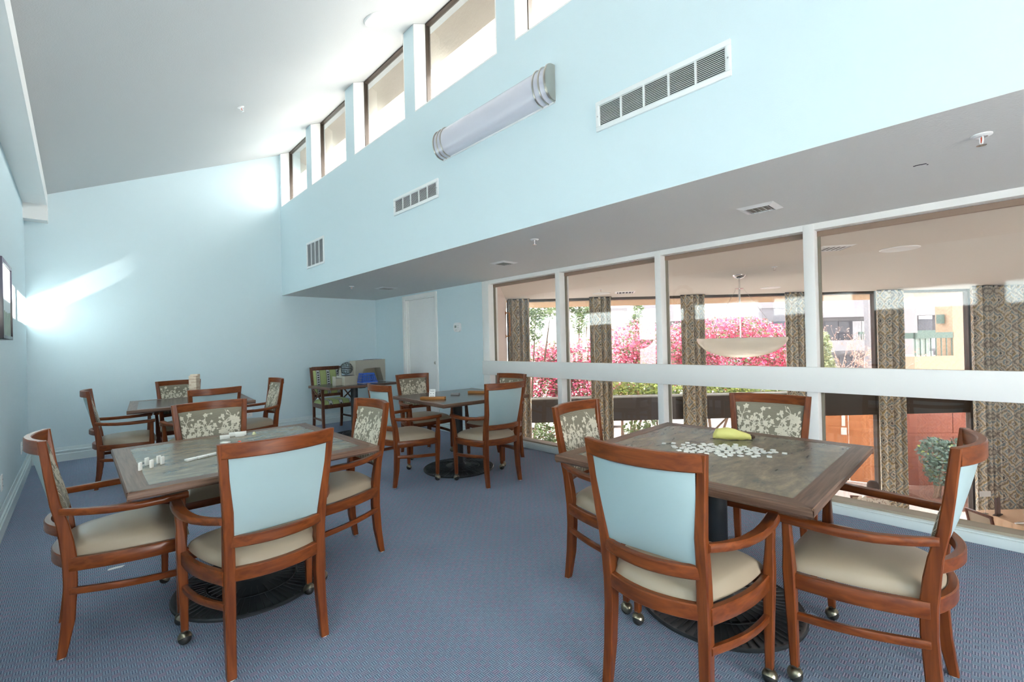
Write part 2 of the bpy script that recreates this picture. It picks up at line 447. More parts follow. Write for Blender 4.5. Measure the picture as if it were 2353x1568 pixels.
# rear wall behind the camera; its broad window is added for daylight
RX, RZ = 1.9, 2.0
mb = MB().box(XL, -.2, YF - .15, YF, 0, 4.5).box(RX, XG, YF - .15, YF, 0, 4.5).box(-.2, RX, YF - .15, YF, 0, .3).box(-.2, RX, YF - .15, YF, RZ, 4.5)
struct('wall_rear', mb, WALL, label='pale blue rear wall with an added daylight window', cat='wall')
fw_ = MB().box(-.2, -.14, YF - .12, YF - .02, .3, RZ).box(RX - .06, RX, YF - .12, YF - .02, .3, RZ).box(-.14, RX - .06, YF - .12, YF - .02, .3, .36).box(-.14, RX - .06, YF - .12, YF - .02, RZ - .06, RZ).box(.85, .90, YF - .12, YF - .02, .36, RZ - .06)
w = struct('window_rear_added', fw_, TRIM, label='broad white framed window added to the rear wall for daylight', cat='window')
for a_, b_ in ((-.14, .85), (.90, RX - .06)): part('pane', MB().box(a_, b_, YF - .075, YF - .069, .36, RZ - .06), GLASS, w, smooth=0)

# skirting with a moulded profile
PROF = [(0, 0), (.022, 0), (.022, .085), (.014, .092), (.014, .10), (.019, .108), (.019, .122), (.010, .130), (.010, .140), (.006, .165), (0, .165)]
def skirting(name, a, b, nrm, label):
    a, b, nrm = Vector(a), Vector(b), Vector(nrm)
    mb = MB().loft([[p + nrm * t + Vector((0, 0, h)) for t, h in PROF] for p in (a, b)])
    return struct(name, mb, TRIMB, smooth=25, label=label, cat='baseboard')
skirting('baseboard_left', (XL, YF, 0), (XL, YB, 0), (1, 0, 0), 'moulded white baseboard along the left wall')
skirting('baseboard_back', (XL, YB, 0), (XR, YB, 0), (0, -1, 0), 'moulded white baseboard along the back wall')
skirting('baseboard_right', (XR, YB, 0), (XR, 6.65, 0), (-1, 0, 0), 'moulded white baseboard between back corner and door')
skirting('baseboard_door', (XR, 5.65, 0), (XR, 4.64, 0), (-1, 0, 0), 'moulded white baseboard between door and glass wall')

# high windows
for i, (y0, y1) in enumerate(CW):
    xf = XC + .125
    mb = MB()
    def zq(x): return ceil_z(x) - .004
    z0 = ZSILL
    # bronze frame: sides, bottom, sloped-level head
    zt = ceil_z(xf) - .005
    w = struct('window_%d' % (i + 1), MB().box(xf, xf + .05, y0 + .012, y0 + .024, z0 + .012, zt).box(xf, xf + .05, y1 - .024, y1 - .012, z0 + .012, zt)
               .box(xf, xf + .05, y0 + .024, y1 - .024, z0 + .012, z0 + .022).box(xf, xf + .05, y0 + .024, y1 - .024, zt - .014, zt), BRONZE,
               label='high clerestory window number %d counted from the back wall' % (i + 1), cat='window')
    part('pane', MB().box(xf + .02, xf + .026, y0 + .02, y1 - .02, z0 + .018, zt - .010), GLASSC, w, smooth=0)
    lin = MB().box(XC - .001, xf + .05, y0, y1, z0, z0 + .012)
    for ya, yb in ((y0, y0 + .012), (y1 - .012, y1)):
        lin.add([(XC - .001, ya, z0 + .012), (xf, ya, z0 + .012), (xf, yb, z0 + .012), (XC - .001, yb, z0 + .012),
                 (XC - .001, ya, zq(XC)), (xf, ya, zq(xf)), (xf, yb, zq(xf)), (XC - .001, yb, zq(XC))],
                [(3, 2, 1, 0), (4, 5, 6, 7), (0, 1, 5, 4), (1, 2, 6, 5), (2, 3, 7, 6), (3, 0, 4, 7)])
    part('reveal_lining', lin, TRIM, w, smooth=0)
struct('trim_eave', MB().box(2.65, 2.82, YF - .1, YB + 3.5, 4.094, 4.75), STUCCO, label='beige stucco fascia hanging outside the high windows', cat='fascia')

# door
d = struct('door_1', MB().box(XR + .055, XR + .095, DY0 + .006, DY1 - .006, .01, DZ - .006), DOORW, bevel=.002, label='plain white door in the right wall', cat='door')
cs = MB()
for a, b in ((DY0 - .06, DY0), (DY1, DY1 + .06)): cs.box(XR - .016, XR, a, b, 0, DZ + .06)
cs.box(XR - .016, XR, DY0, DY1, DZ, DZ + .06)
part('casing', cs, TRIM, d, bevel=.003)
js = MB().box(XR, XR + .055, DY1 - .014, DY1, 0, DZ).box(XR, XR + .055, DY0, DY0 + .014, 0, DZ).box(XR, XR + .055, DY0 + .014, DY1 - .014, DZ - .014, DZ)
js.box(XR + .035, XR + .055, DY1 - .028, DY1 - .014, 0, DZ - .014)
part('jamb', js, TRIM, d)
kn = part('knob', MB().lathe([(.0, -.062), (.018, -.060), (.026, -.048), (.026, -.036), (.014, -.026), (.011, -.012), (.030, -.006), (.030, 0), (0, 0)], 20, (XR + .055, 5.755, 1.0), 'X'), NICKEL, d)

# glass wall -----------------------------------------------------------------
MUL = [(4.62, 4.488), (3.335, 3.271), (2.112, 2.052), (.912, .840), (-.37, -.44), (-1.62, -1.69), (-2.86, YF)]
Z_RB, Z_RT = .867, 1.049
for i, (ya, yb) in enumerate(MUL):
    o = struct('trim_mullion_%d' % (i + 1), MB().box(XR, XR + .165, yb, ya, .05, ZS - .002), TRIM, bevel=.004,
               label='white mullion number %d of the glass wall counted from the door' % (i + 1), cat='mullion')
    part('glazing_stop', MB().box(XG - .026, XG - .002, yb - .018, yb - .0005, .083, ZS - .05).box(XG - .026, XG - .002, ya + .0005, ya + .018, .083, ZS - .05), STOP, o)
struct('trim_head', MB().box(XR + .003, XR + .165, YF, 4.487, ZS - .046, ZS), TRIM, label='white head rail under the low ceiling', cat='rail')
struct('trim_head_stop', MB().box(XG - .03, XG - .002, YF, 4.487, ZS - .085, ZS - .047), plain('head_stop', (.28, .19, .14), .5), label='brown glazing stop under the head rail', cat='rail')
r_ = struct('trim_rail', MB().box(XR - .035, XR + .0, YF, 4.60, Z_RB, Z_RT), TRIM, bevel=.004, label='broad white handrail board across the glass wall', cat='rail')
part('backing', MB().box(XR + .0, XR + .11, YF, 4.48, Z_RB + .02, Z_RT - .02), TRIM, r_)
struct('trim_sill', MB().box(XR - .006, XR + .165, YF, 4.62, 0, .058).box(XR + .012, XR + .165, YF, 4.62, .058, .066), TRIMB, bevel=.004, label='stepped white sill at the foot of the glass wall', cat='sill')
struct('trim_sill_stop', MB().box(XR + .05, XR + .165, YF, 4.487, .066, .083), plain('sill_stop', (.36, .31, .24), .5), label='tan glazing bead on the glass wall sill', cat='sill')
n = len(CW)
for i in range(len(MUL) - 1):
    y1, y0 = MUL[i][1] - .001, MUL[i + 1][0] + .001
    w = struct('window_%d' % (n + i + 1), MB().box(XG, XG + .008, y0, y1, Z_RT - .05, ZS - .047), GLASS, smooth=0,
               label='tall glass bay number %d of the glass wall counted from the door' % (i + 1), cat='window')
    part('pane', MB().box(XG, XG + .008, y0, y1, .082, Z_RB + .05), GLASS, w, smooth=0)

# ------------------------------------------------------------------ fixtures on walls and ceiling
def wall_grille(y0, y1, z0, z1, nsec, nsl, label):
    t = thing('return_air_grille', label, 'vent', (XC, (y0 + y1) / 2, (z0 + z1) / 2), group='slatted wall grilles under the high windows')
    hy, hz = (y1 - y0) / 2, (z1 - z0) / 2; fr = .028
    fm = MB().box(-.014, 0, -hy, hy, hz - fr, hz).box(-.014, 0, -hy, hy, -hz, -hz + fr).box(-.014, 0, -hy, -hy + fr, -hz + fr, hz - fr).box(-.014, 0, hy - fr, hy, -hz + fr, hz - fr)
    part('frame', fm, GRILLE, t, bevel=.003)
    part('cavity', MB().box(-.002, -.0008, -hy + fr, hy - fr, -hz + fr, hz - fr), DARK, t)
    pw = (2 * hy - 2 * fr) / nsec
    dm = MB().box(-.012, -.002, -.005, .005, -hz + fr, hz - fr).mesh('divider', GRILLE)
    for k in range(1, nsec): link('divider', dm, t, (0, -hy + fr + pw * k, 0))
    ph = (2 * hz - 2 * fr) / nsl
    sm = MB().obox((0, 0, 0), Vector((.72, 0, .69)), (0, 1, 0), Vector((-.69, 0, .72)), .0048, hy - fr, .0008).mesh('slat', GRILLE)
    for k in range(nsl): link('slat', sm, t, (-.0075, 0, -hz + fr + ph * (k + .5)))
    sc = MB().lathe([(0, -.017), (.004, -.016), (.005, -.014), (0, -.014)], 10, axis='X').mesh('screw', CHROME)
    for s in (-1, 1): link('screw', sc, t, (0, s * (hy - fr / 2), 0))
    return t
wall_grille(5.887, 6.49, 2.37, 2.728, 4, 24, 'tall white slatted grille near the back wall, smallest in view')
wall_grille(3.308, 4.084, 2.583, 2.755, 5, 12, 'wide white slatted grille below the middle of the high windows')
wall_grille(.8235, 1.62, 2.562, 2.743, 5, 13, 'wide white slatted grille right of the wall lamp, largest in view')

# wall lamp with acrylic lens and nickel bands
LY0, LY1, LZ = 1.945, 3.228, 3.005
t = thing('wall_lamp', 'long white acrylic wall lamp with nickel bands at both ends', 'lamp', (XC, (LY0 + LY1) / 2, LZ))
hl = (LY1 - LY0) / 2
def lens_prof(g=0.0, n=16):
    return [(-(.008 + (.100 + g) * sin(pi * k / n) ** .8), (.118 + g) * cos(pi * k / n)) for k in range(n + 1)]
part('back_plate', MB().box(-.01, 0, -hl, hl, -.128, .128), WHITE, t, bevel=.002)
part('lens', MB().loft([[(x, s, z) for x, z in lens_prof()] for s in (-hl + .012, hl - .012)]), LENS, t, smooth=50)
for s in (-1, 1):
    part('end_cap', MB().loft([[(x, s * hl + o, z) for x, z in lens_prof(.002)] for o in (-.006, .006)]), NICKEL, t, smooth=50)
    for k in range(3):
        yy = s * (hl - .004 - .052 * k)
        part('band', MB().tube([(x, yy, z) for x, z in lens_prof(.003, 20)], .006, 6), NICKEL, t, smooth=60)
    part('screw', MB().lathe([(0, 0), (.006, .002), (.006, .008), (0, .009)], 10, (-.03, s * (hl + .006), 0), 'Y'), CHROME, t)

# thermostat
t = thing('thermostat', 'small white thermostat with a grey screen beside the door', 'thermostat', (XR, 5.156, 1.516))
body = MB().prism([(.078 * (abs(cos(a)) ** .55) * (1 if cos(a) >= 0 else -1), .066 * (abs(sin(a)) ** .55) * (1 if sin(a) >= 0 else -1)) for a in [2 * pi * k / 28 for k in range(28)]], 0, .028)
body.v = [(-z, x, y) for x, y, z in body.v]
part('body', body, WHITE, t, bevel=.004)
part('screen', MB().box(-.0295, -.028, .005, .045, -.008, .026), plain('lcd', (.22, .26, .24), .3), t)
for k, (yy, zz) in enumerate(((-.035, .02), (-.035, -.005), (.0, -.038), (.022, -.038))): part('button', MB().box(-.031, -.028, yy - .006, yy + .006, zz - .005, zz + .005), TRIMG, t, bevel=.001)

# outlets
def outlet(name, loc, nx, label):
    t = thing(name, label, 'outlet', loc, 0 if nx == 'y' else -pi / 2 * -1)
    part('plate', MB().box(-.038, .038, -.006, 0, -.06, .06), WHITE, t, bevel=.002)
    for s in (-1, 1):
        so = part('socket', MB().box(-.017, .017, -.008, -.006, s * .024 - .014, s * .024 + .014), TRIM, t, bevel=.001)
        part('slots', MB().box(-.008, -.005, -.0085, -.008, s * .024 - .005, s * .024 + .006).box(.005, .008, -.0085, -.008, s * .024 - .005, s * .024 + .006), DARK, so)
outlet('power_outlet', (1.836, YB, .325), 'y', 'white power outlet low on the back wall')
outlet('power_outlet', (XL, 6.646, .35), 'x', 'white power outlet on the left wall nearest the corner')
outlet('power_outlet', (XL, 5.02, .34), 'x', 'white power outlet on the left wall at the picture edge')

# framed picture (deep black frame) on the left wall
t = thing('framed_picture', 'deep black framed picture on the left wall', 'picture', (XL, 4.725, 1.66))
part('frame', MB().box(.0, .075, -.295, -.270, -.27, .27).box(.0, .075, .270, .295, -.27, .27).box(.0, .075, -.27, .27, .245, .27).box(0, .075, -.27, .27, -.27, -.245).box(0, .02, -.27, .27, -.245, .245), plain('black_frame', (.012, .012, .02), .3), t, bevel=.002)
pm, nt, b = new_mat('picture_print')
tc = nd(nt, 'ShaderNodeTexCoord'); nz = nd(nt, 'ShaderNodeTexNoise'); nz.inputs['Scale'].default_value = 14; nz.inputs['Detail'].default_value = 8
nt.links.new(tc.outputs['Object'], nz.inputs['Vector'])
sxx = nd(nt, 'ShaderNodeSeparateXYZ'); nt.links.new(tc.outputs['Object'], sxx.inputs[0])
g = math_n(nt, 'GREATER_THAN', math_n(nt, 'ADD', sxx.outputs[2], math_n(nt, 'MULTIPLY', nz.outputs[0], .12)), -.02)
nt.links.new(mix_c(nt, g, mix_c(nt, nz.outputs[0], (.12, .22, .15), (.45, .5, .42)), (.62, .70, .74)), b.inputs['Base Color'])
part('print', MB().box(.02, .066, -.269, .269, -.244, .244), pm, t)

# round wall clock (seen as a reflection in the glass)
t = thing('wall_clock', 'round wall clock with scalloped silver frame reflected in the glass', 'clock', (XL, 4.0, 2.08))
ring = MB(); N = 60; loops = []
for k in range(N):
    a = 2 * pi * k / N; ro = .235 + .012 * cos(10 * a)
    loops.append([(h, r * cos(a), r * sin(a)) for r, h in ((.165, .0), (.165, .03), (.19, .045), (ro - .02, .03), (ro, .0))])
ring.loft(loops, closed=True)
part('frame', ring, plain('silver_frame', (.62, .55, .5), .25, metal=.8), t, smooth=50)
part('face', MB().lathe([(0, .0), (.168, .0), (.168, .012), (0, .012)], 40, axis='X'), PAPER, t)
for nm, L, a, wd in (('hour_hand', .085, 2.3, .006), ('minute_hand', .13, .6, .004)):
    part(nm, MB().obox((.016, sin(a) * L / 2, cos(a) * L / 2), (1, 0, 0), (0, sin(a), cos(a)), (0, cos(a), -sin(a)), .0015, L / 2, wd), BLACK, t)
tk = MB()
for k in range(12):
    a = 2 * pi * k / 12
    tk.obox((.0135, sin(a) * .14, cos(a) * .14), (1, 0, 0), (0, sin(a), cos(a)), (0, cos(a), -sin(a)), .001, .012, .004)
part('hour_marks', tk, BLACK, t)

# sprinklers
def sprinkler_tmpl():
    esc = MB().lathe([(.034, 0), (.034, -.004), (.026, -.008), (.020, -.010), (.020, -.003), (.014, -.002), (0, -.002)], 24).mesh('escutcheon', WHITE)
    fr = MB(); pts = [(-.006, 0, -.004), (-.014, 0, -.012), (-.015, 0, -.026), (-.007, 0, -.040), (.007, 0, -.040), (.015, 0, -.026), (.014, 0, -.012), (.006, 0, -.004)]
    fr.tube(pts, .0028, 6)
    fm = fr.mesh('yoke', WHITE)
    bulb = MB().lathe([(0, -.008), (.0025, -.012), (.0025, -.032), (0, -.036)], 8).mesh('bulb', REDP)
    defl = MB().lathe([(0, -.041), (.016, -.042), (.016, -.044), (0, -.045)], 16).mesh('deflector', CHROME)
    return [('escutcheon', esc, None, []), ('yoke', fm, None, []), ('bulb', bulb, None, []), ('deflector', defl, None, [])]
SPR = sprinkler_tmpl()
for loc, rz, lb in (((2.733, -.013, ZS), .3, 'white fire sprinkler with red bulb at the near end of the low ceiling'),
                    ((2.645, 2.464, ZS), .8, 'white fire sprinkler in the middle of the low ceiling'),
                    ((2.715, 5.96, ZS), .5, 'white fire sprinkler at the far end of the low ceiling')):
    inst(SPR, thing('fire_sprinkler', lb, 'sprinkler', loc, rz, 'fire sprinklers'))
t = thing('fire_sprinkler', 'white fire sprinkler high on the sloping ceiling', 'sprinkler', (1.282, 5.381, ceil_z(1.282)), 0, 'fire sprinklers')
inst(SPR, t); t.rotation_euler = (0, -math.atan(SLOPE), 0)
t = thing('smoke_detector', 'flat round white smoke detector on the sloping ceiling', 'detector', (1.912, 3.587, ceil_z(1.912)))
t.rotation_euler = (0, -math.atan(SLOPE), 0)
part('body', MB().lathe([(0, 0), (.115, 0), (.115, -.008), (.108, -.018), (.0, -.022)], 36), WHITE, t)
for a in (.5, 3.4): part('screw', MB().lathe([(0, -.02), (.006, -.022), (0, -.024)], 8, (.05 * cos(a), .05 * sin(a), 0)), CHROME, t)

# square diffusers in the low ceiling
def ceiling_vent(loc, sz, label, louvres=False, rz=0.0):
    t = thing('ceiling_diffuser', label, 'vent', loc, rz, 'square ceiling diffusers')
    h = sz / 2
    fm = MB()
    o, i2 = h, h - .035
    for (ax, ay, bx, by) in ((-1, -1, 1, -1), (1, -1, 1, 1), (1, 1, -1, 1), (-1, 1, -1, -1)):
        fm.add([(ax * o, ay * o, 0), (bx * o, by * o, 0), (bx * i2, by * i2, -.012), (ax * i2, ay * i2, -.012)], [(0, 1, 2, 3)])
        fm.add([(ax * i2, ay * i2, -.012), (bx * i2, by * i2, -.012), (bx * i2, by * i2, -.002), (ax * i2, ay * i2, -.002)], [(0, 1, 2, 3)])
    link('frame', fm.mesh('frame', WHITE, 0, 0, fix=False), t)
    part('core', MB().box(-i2, i2, -i2, i2, -.003, -.0005), DARK if louvres else plain('tan_core', (.42, .37, .32), .6), t)
    sm = MB().obox((0, 0, 0), (1, 0, 0), Vector((0, .8, .6)), Vector((0, -.6, .8)), i2, .006, .001).mesh('louvre', WHITE if louvres else TRIMG)
    k = 5
    for q in range(k): link('louvre', sm, t, (0, -i2 + (q + .5) * 2 * i2 / k, -.0085))
    return t
ceiling_vent((3.156, .97, ZS), .215, 'square white diffuser in the low ceiling nearest the camera')
ceiling_vent((3.18, 3.40, ZS), .215, 'square white diffuser halfway along the low ceiling')
ceiling_vent((3.2, 5.90, ZS), .25, 'square white diffuser in the low ceiling near the door')

# ================================================================== ARMCHAIRS
POST = [(0.0, -.272, .015, .197, .017), (.15, -.249, .022, .195, .018), (.30, -.240, .023, .194, .0195), (.40, -.241, .024, .194, .0195), (.49, -.250, .023, .196, .0195),
        (.56, -.260, .020, .198, .0185), (.65, -.281, .017, .201, .018), (.78, -.299, .015, .211, .0165), (.926, -.3155, .0135, .222, .015)]   # z, y, half depth, outer x, half width
def post_y(z): return interp([(p[0], p[1]) for p in POST], z)[0]
BOW = .052
def bow(x, hw): return -BOW * (1 - (x / hw) ** 2)
def build_chair():
    T = []
    for s in (-1, 1):                                    # rear leg that runs on as back post
        loops = []
        zs = [0, .04, .08, .15, .22, .30, .36, .40, .45, .49, .53, .56, .60, .65, .72, .78, .85, .9255]
        for z in zs:
            y, hy, xo, hx = interp(POST, max(z, 0))
            loops.append([(s * (xo - hx) + a, y + b, max(z, .006)) for a, b in rr(hx, hy, .004)])
        T.append(('rear_leg', MB().loft(loops).mesh('rear_leg', CHAIRW), None, []))
        yf = POST[0][1]
        T.append(('glide', MB().lathe([(0, 0), (.011, 0), (.012, .006), (0, .006)], 12, (s * .18, yf, 0)).mesh('glide', WHITE), None, []))
    def rail(name, z0, z1, hw, ht, dy=0.0, inset=0.0, b=1.0, n=14):
        loops = []
        for k in range(n + 1):
            x = -hw + 2 * hw * k / n
            zc = (z0 + z1) / 2
            y = post_y(zc) + dy + b * bow(x, hw)
            loops.append([(x, y + a, zc + c) for a, c in rr(ht, (z1 - z0) / 2, .004)])
        T.append((name, MB().loft(loops).mesh(name, CHAIRX, smooth=40), None, []))
    rail('top_rail', .868, .9265, .209, .0135, -.002)
    rail('back_rail', .508, .551, .182, .0135, -.002)
    rail('seat_rail', .368, .421, .180, .014, .0, b=.9)
    # front legs with arm supports, casters
    for s in (-1, 1):
        st = [(.062, .126, .0135, .265, .0135), (.20, .129, .016, .266, .016), (.34, .133, .019, .268, .019), (.42, .135, .0195, .270, .019), (.50, .136, .016, .273, .015), (.594, .138, .014, .279, .013)]
        loops = []
        for z in (.062, .13, .20, .28, .34, .38, .42, .46, .50, .55, .594):
            y, hy, xc, hx = interp(st, z)
            loops.append([(s * xc + a, y + b, z) for a, b in rr(hx, hy, .004)])
        T.append(('front_leg', MB().loft(loops).mesh('front_leg', CHAIRW), None, []))
        # arm
        ap = [(-.272, .196, .013, .619, .0145), (-.20, .232, .016, .611, .0145), (-.12, .262, .0185, .606, .0145), (-.03, .279, .021, .604, .0145), (.06, .285, .0225, .606, .0145), (.12, .283, .0235, .608, .0145), (.162, .280, .0235, .609, .0145)]
        loops = []
        for k in range(15):
            y = -.272 + .434 * k / 14
            xc, hx, z, hz = interp(ap, y)
            loops.append([(s * xc + a, y, z + b) for a, b in rr(hx, hz, .006)])
        T.append(('armrest', MB().loft(loops).mesh('armrest', CHAIRY, smooth=45), None, []))
        # side seat rail and stretcher, bowed outwards
        for nm, z0, z1, hx, o in (('seat_rail', .358, .414, .013, .022), ('stretcher', .240, .268, .011, .022)):
            loops = []
            for k in range(11):
                u = k / 10; y = -.245 + .378 * u
                x = .186 + (.262 - .186) * u + o * sin(pi * u)
                zc = (z0 + z1) / 2 - .008 * u + (.02 * (1 - u) if nm == 'stretcher' else 0)
                loops.append([(s * x + a, y, zc + b) for a, b in rr(hx, (z1 - z0) / 2, .004)])
            T.append((nm, MB().loft(loops).mesh(nm, CHAIRY, smooth=45), None, []))
        # caster: brass hood over a black ball wheel
        hood = MB()
        n = 14; loops = []
        ctr = Vector((s * .265, .126, .029)); tilt = Matrix.Rotation(radians(-38), 3, 'X') @ Matrix.Rotation(s * .5, 3, 'Z')
        for k in range(8):
            a = (pi / 2) * k / 7 * 1.12 - .19
            loops.append([ctr + tilt @ Vector((.0275 * cos(a) * cos(2 * pi * q / n), .0275 * cos(a) * sin(2 * pi * q / n), .0275 * sin(a))) for q in range(n)])
        hood.loft(loops)
        hood.lathe([(.014, .056), (.015, .060), (.015, .064), (.011, .066), (.0, .066)], 14, (s * .265, .126, 0))
        hood.lathe([(.009, .040), (.009, .058)], 12, (s * .265, .126, 0))
        wheel = MB().lathe([(.0255 * cos(-pi / 2 + pi * k / 10), .0255 * sin(-pi / 2 + pi * k / 10)) for k in range(11)], 16, (0, 0, .0255))
        T.append(('caster', hood.mesh('caster', BRASS, smooth=60), None, [('wheel', wheel.mesh('wheel', BLACKR, smooth=80), (s * .265, .126, 0))]))
    # front seat rail
    loops = []
    for k in range(13):
        x = -.256 + .512 * k / 12
        y = .134 + .02 * (1 - (x / .256) ** 2)
        loops.append([(x, y + a, .384 + b) for a, b in rr(.012, .027, .004)])
    T.append(('seat_rail', MB().loft(loops).mesh('seat_rail', CHAIRX, smooth=45), None, []))
    # seat cushion
    def cush(u, v):
        y = -.243 + .411 * v
        uu = 2 * u - 1; vv = 2 * v - 1
        hw = .166 + (.258 - .166) * v + .022 * sin(pi * v)
        y += -.034 * (1 - uu * uu) * (1 - v) + .014 * (1 - uu * uu) * v
        k = (max(0, 1 - abs(uu) ** 5)) ** .45 * (max(0, 1 - abs(vv) ** 6)) ** .45
        dome = .012 * (1 - uu * uu) * (1 - vv * vv)
        sc = .96 + .04 * k
        return (hw * uu * sc, y, .405 + .062 * k + dome)
    cm = MB().grid(cush, 26, 26)
    cm.grid(lambda u, v: (cush(u, v)[0] * .97, cush(u, v)[1] * .97, .404), 4, 4)
    T.append(('seat_cushion', cm.mesh('seat_cushion', VINYL, smooth=80, fix=False), None, []))
    # upholstered back: patterned front, plain blue rear
    def back(u, v, off):
        z = .546 + .327 * v
        hw = .167 + .019 * v
        x = hw * (2 * u - 1)
        return Vector((x, post_y(z) - (.004 + .038 * v) * (1 - (x / (hw + .02)) ** 2) + off, z))
    def pil(u, v): return (max(0, 1 - abs(2 * u - 1) ** 8)) ** .5 * (max(0, 1 - abs(2 * v - 1) ** 8)) ** .5
    fr = MB().grid(lambda u, v: back(u, v, .004 + (.018 + .014 * sin(pi * min(1, v * 1.25 + .1))) * pil(u, v)), 20, 20)
    frm = fr.mesh('backrest', FABRIC, smooth=80, fix=False)
    fl = floral(lambda u, v: back(u, v, .0052 + (.018 + .014 * sin(pi * min(1, v * 1.25 + .1))) * pil(u, v)))
    T.append(('backrest', frm, None, [('floral_pattern', fl.mesh('floral_pattern', CREAM, smooth=0, fix=False), None)]))
    rm = MB().grid(lambda u, v: back(1 - u, v, -.0075 - .003 * pil(u, v)), 20, 12)
    T.append(('rear_panel', rm.mesh('rear_panel', BLUEV, smooth=80, fix=False), None, []))
    return T

def floral(surf):
    """raised jacquard sprigs: stems, buds and blossoms laid on the back cushion"""
    rnd = random.Random(11); mb = MB()
    WD, HT = .345, .325
    def P(x, z):
        u = min(max(x / WD, .018), .982); v = min(max(z / HT, .018), .982)
        return surf(u, v)
    def ok(x, z): return .006 < x < WD - .006 and .006 < z < HT - .006
    def ribbon(pts, w0, w1):
        pts = [p for p in pts]
        keep = []
        for p in pts:
            if not ok(*p): break
            keep.append(p)
        if len(keep) < 2: return
        vs = []; n = len(keep)
        for i, (x, z) in enumerate(keep):
            x2, z2 = keep[min(i + 1, n - 1)]; x1, z1 = keep[max(i - 1, 0)]
            dx, dz = x2 - x1, z2 - z1; l = max(1e-6, sqrt(dx * dx + dz * dz)); w = (w0 + (w1 - w0) * i / (n - 1)) / 2
            vs += [P(x - dz / l * w, z + dx / l * w), P(x + dz / l * w, z - dx / l * w)]
        mb.add(vs, [(2 * i, 2 * i + 1, 2 * i + 3, 2 * i + 2) for i in range(n - 1)])
    def blob(x, z, r, lobes, depth, rot=0, sx=1.0, sz=1.0, n=18):
        if not ok(x, z): return
        vs = [P(x, z)]
        for k in range(n):
            a = 2 * pi * k / n
            q = r * (1 - depth * (.5 + .5 * cos(lobes * a)))
            dx, dz = q * cos(a) * sx, q * sin(a) * sz
            vs.append(P(x + dx * cos(rot) - dz * sin(rot), z + dx * sin(rot) + dz * cos(rot)))
        mb.add(vs, [(0, 1 + k, 1 + (k + 1) % n) for k in range(n)])
    def stem(x, z, ang, length, w, depth):
        pts = [(x, z)]; n = max(4, int(length / .012)); bend = rnd.uniform(-.9, .9)
        for i in range(n):
            ang2 = ang + bend * (i / n)
            x += cos(ang2) * length / n; z += sin(ang2) * length / n
            pts.append((x, z))
            if depth > 0 and i > 0 and rnd.random() < .40:
                stem(x, z, ang2 + rnd.choice((-1, 1)) * rnd.uniform(.5, .95), length * rnd.uniform(.28, .5), w * .85, depth - 1)
        ribbon(pts, w, w * .75)
        x, z = pts[-1]; k = rnd.random()
        if depth >= 1 and k < .62: blob(x, z, rnd.uniform(.013, .019), 5, .4, rnd.uniform(0, 6), 1.1, .9)
        elif k < .5: blob(x, z, rnd.uniform(.007, .011), 4, .35, rnd.uniform(0, 6))
        else: blob(x, z, rnd.uniform(.004, .007), 1, .1, ang2, 1.5, .9, 10)
    for x0, a0 in ((.02, 1.5), (.05, 1.8), (.095, 1.3), (.135, 1.75), (.17, 1.45), (.21, 1.25), (.245, 1.8), (.29, 1.5), (.325, 1.75)):
        stem(x0, .008, a0, rnd.uniform(.19, .26), .0042, 2)
    for x0, z0, a0 in ((.05, .17, 1.2), (.12, .19, 1.9), (.19, .20, 1.1), (.26, .18, 2.0), (.30, .21, 1.3), (.02, .22, 1.0), (.08, .12, 1.9), (.16, .11, 1.2), (.23, .10, 1.9), (.30, .12, 1.1), (.33, .2, 2.0)):
        stem(x0, z0, a0, rnd.uniform(.07, .11), .0036, 1)
    for _ in range(5): blob(rnd.uniform(.03, .31), rnd.uniform(.02, .30), rnd.uniform(.012, .020), rnd.choice((5, 6)), .3, rnd.uniform(0, 6), 1.15, .85)
    return mb

CHAIR = build_chair()
CHAIRS = [  # x, y, facing (deg), label
    (.203, 2.889, -89.9, 'cherry armchair turned side-on, closest to the left wall, at the domino table'),
    (.586, 2.318, 1.1, 'cherry armchair with pale blue back seen from behind, in front of the domino table'),
    (.668, 3.360, 182.7, 'cherry armchair with floral back showing beyond the far edge of the domino table'),
    (1.073, 2.795, 90.6, 'cherry armchair with floral back at the aisle side of the domino table'),
    (2.094, 1.318, 183.0, 'cherry armchair with dark floral back at the far left side of the letter-tile table'),
    (1.686, .825, -87.2, 'cherry armchair with brightly lit white-looking back, large in the right foreground'),
    (2.731, .881, 96.0, 'cherry armchair with floral back between the letter-tile table and the glass wall'),
    (2.165, .372, -1.4, 'cherry armchair turned side-on with curved top rail at the right edge of the picture'),
    (2.307, 3.847, -91.2, 'cherry armchair with pale back panel on the left of the card table'),
    (2.798, 3.292, -6.0, 'cherry armchair with blue back seen from behind at the front of the card table'),
    (2.938, 4.538, 176.4, 'cherry armchair with floral back beyond the card table, before the white door'),
    (3.262, 3.722, 93.7, 'cherry armchair with floral back against the glass wall at the card table'),
    (.388, 5.893, -93.2, 'cherry armchair turned side-on in front of the back left corner'),
    (.868, 5.249, 9.0, 'cherry armchair with blue back seen from behind at the block tower table'),
    (.877, 6.342, 182.4, 'cherry armchair with floral back behind the block tower'),
    (1.376, 5.801, 92.2, 'cherry armchair with glossy floral back on the right of the block tower table'),
]
for x, y, a, lb in CHAIRS:
    inst(CHAIR, thing('armchair', lb, 'chair', (x, y, 0), radians(a), 'cherry armchairs around the game tables'))

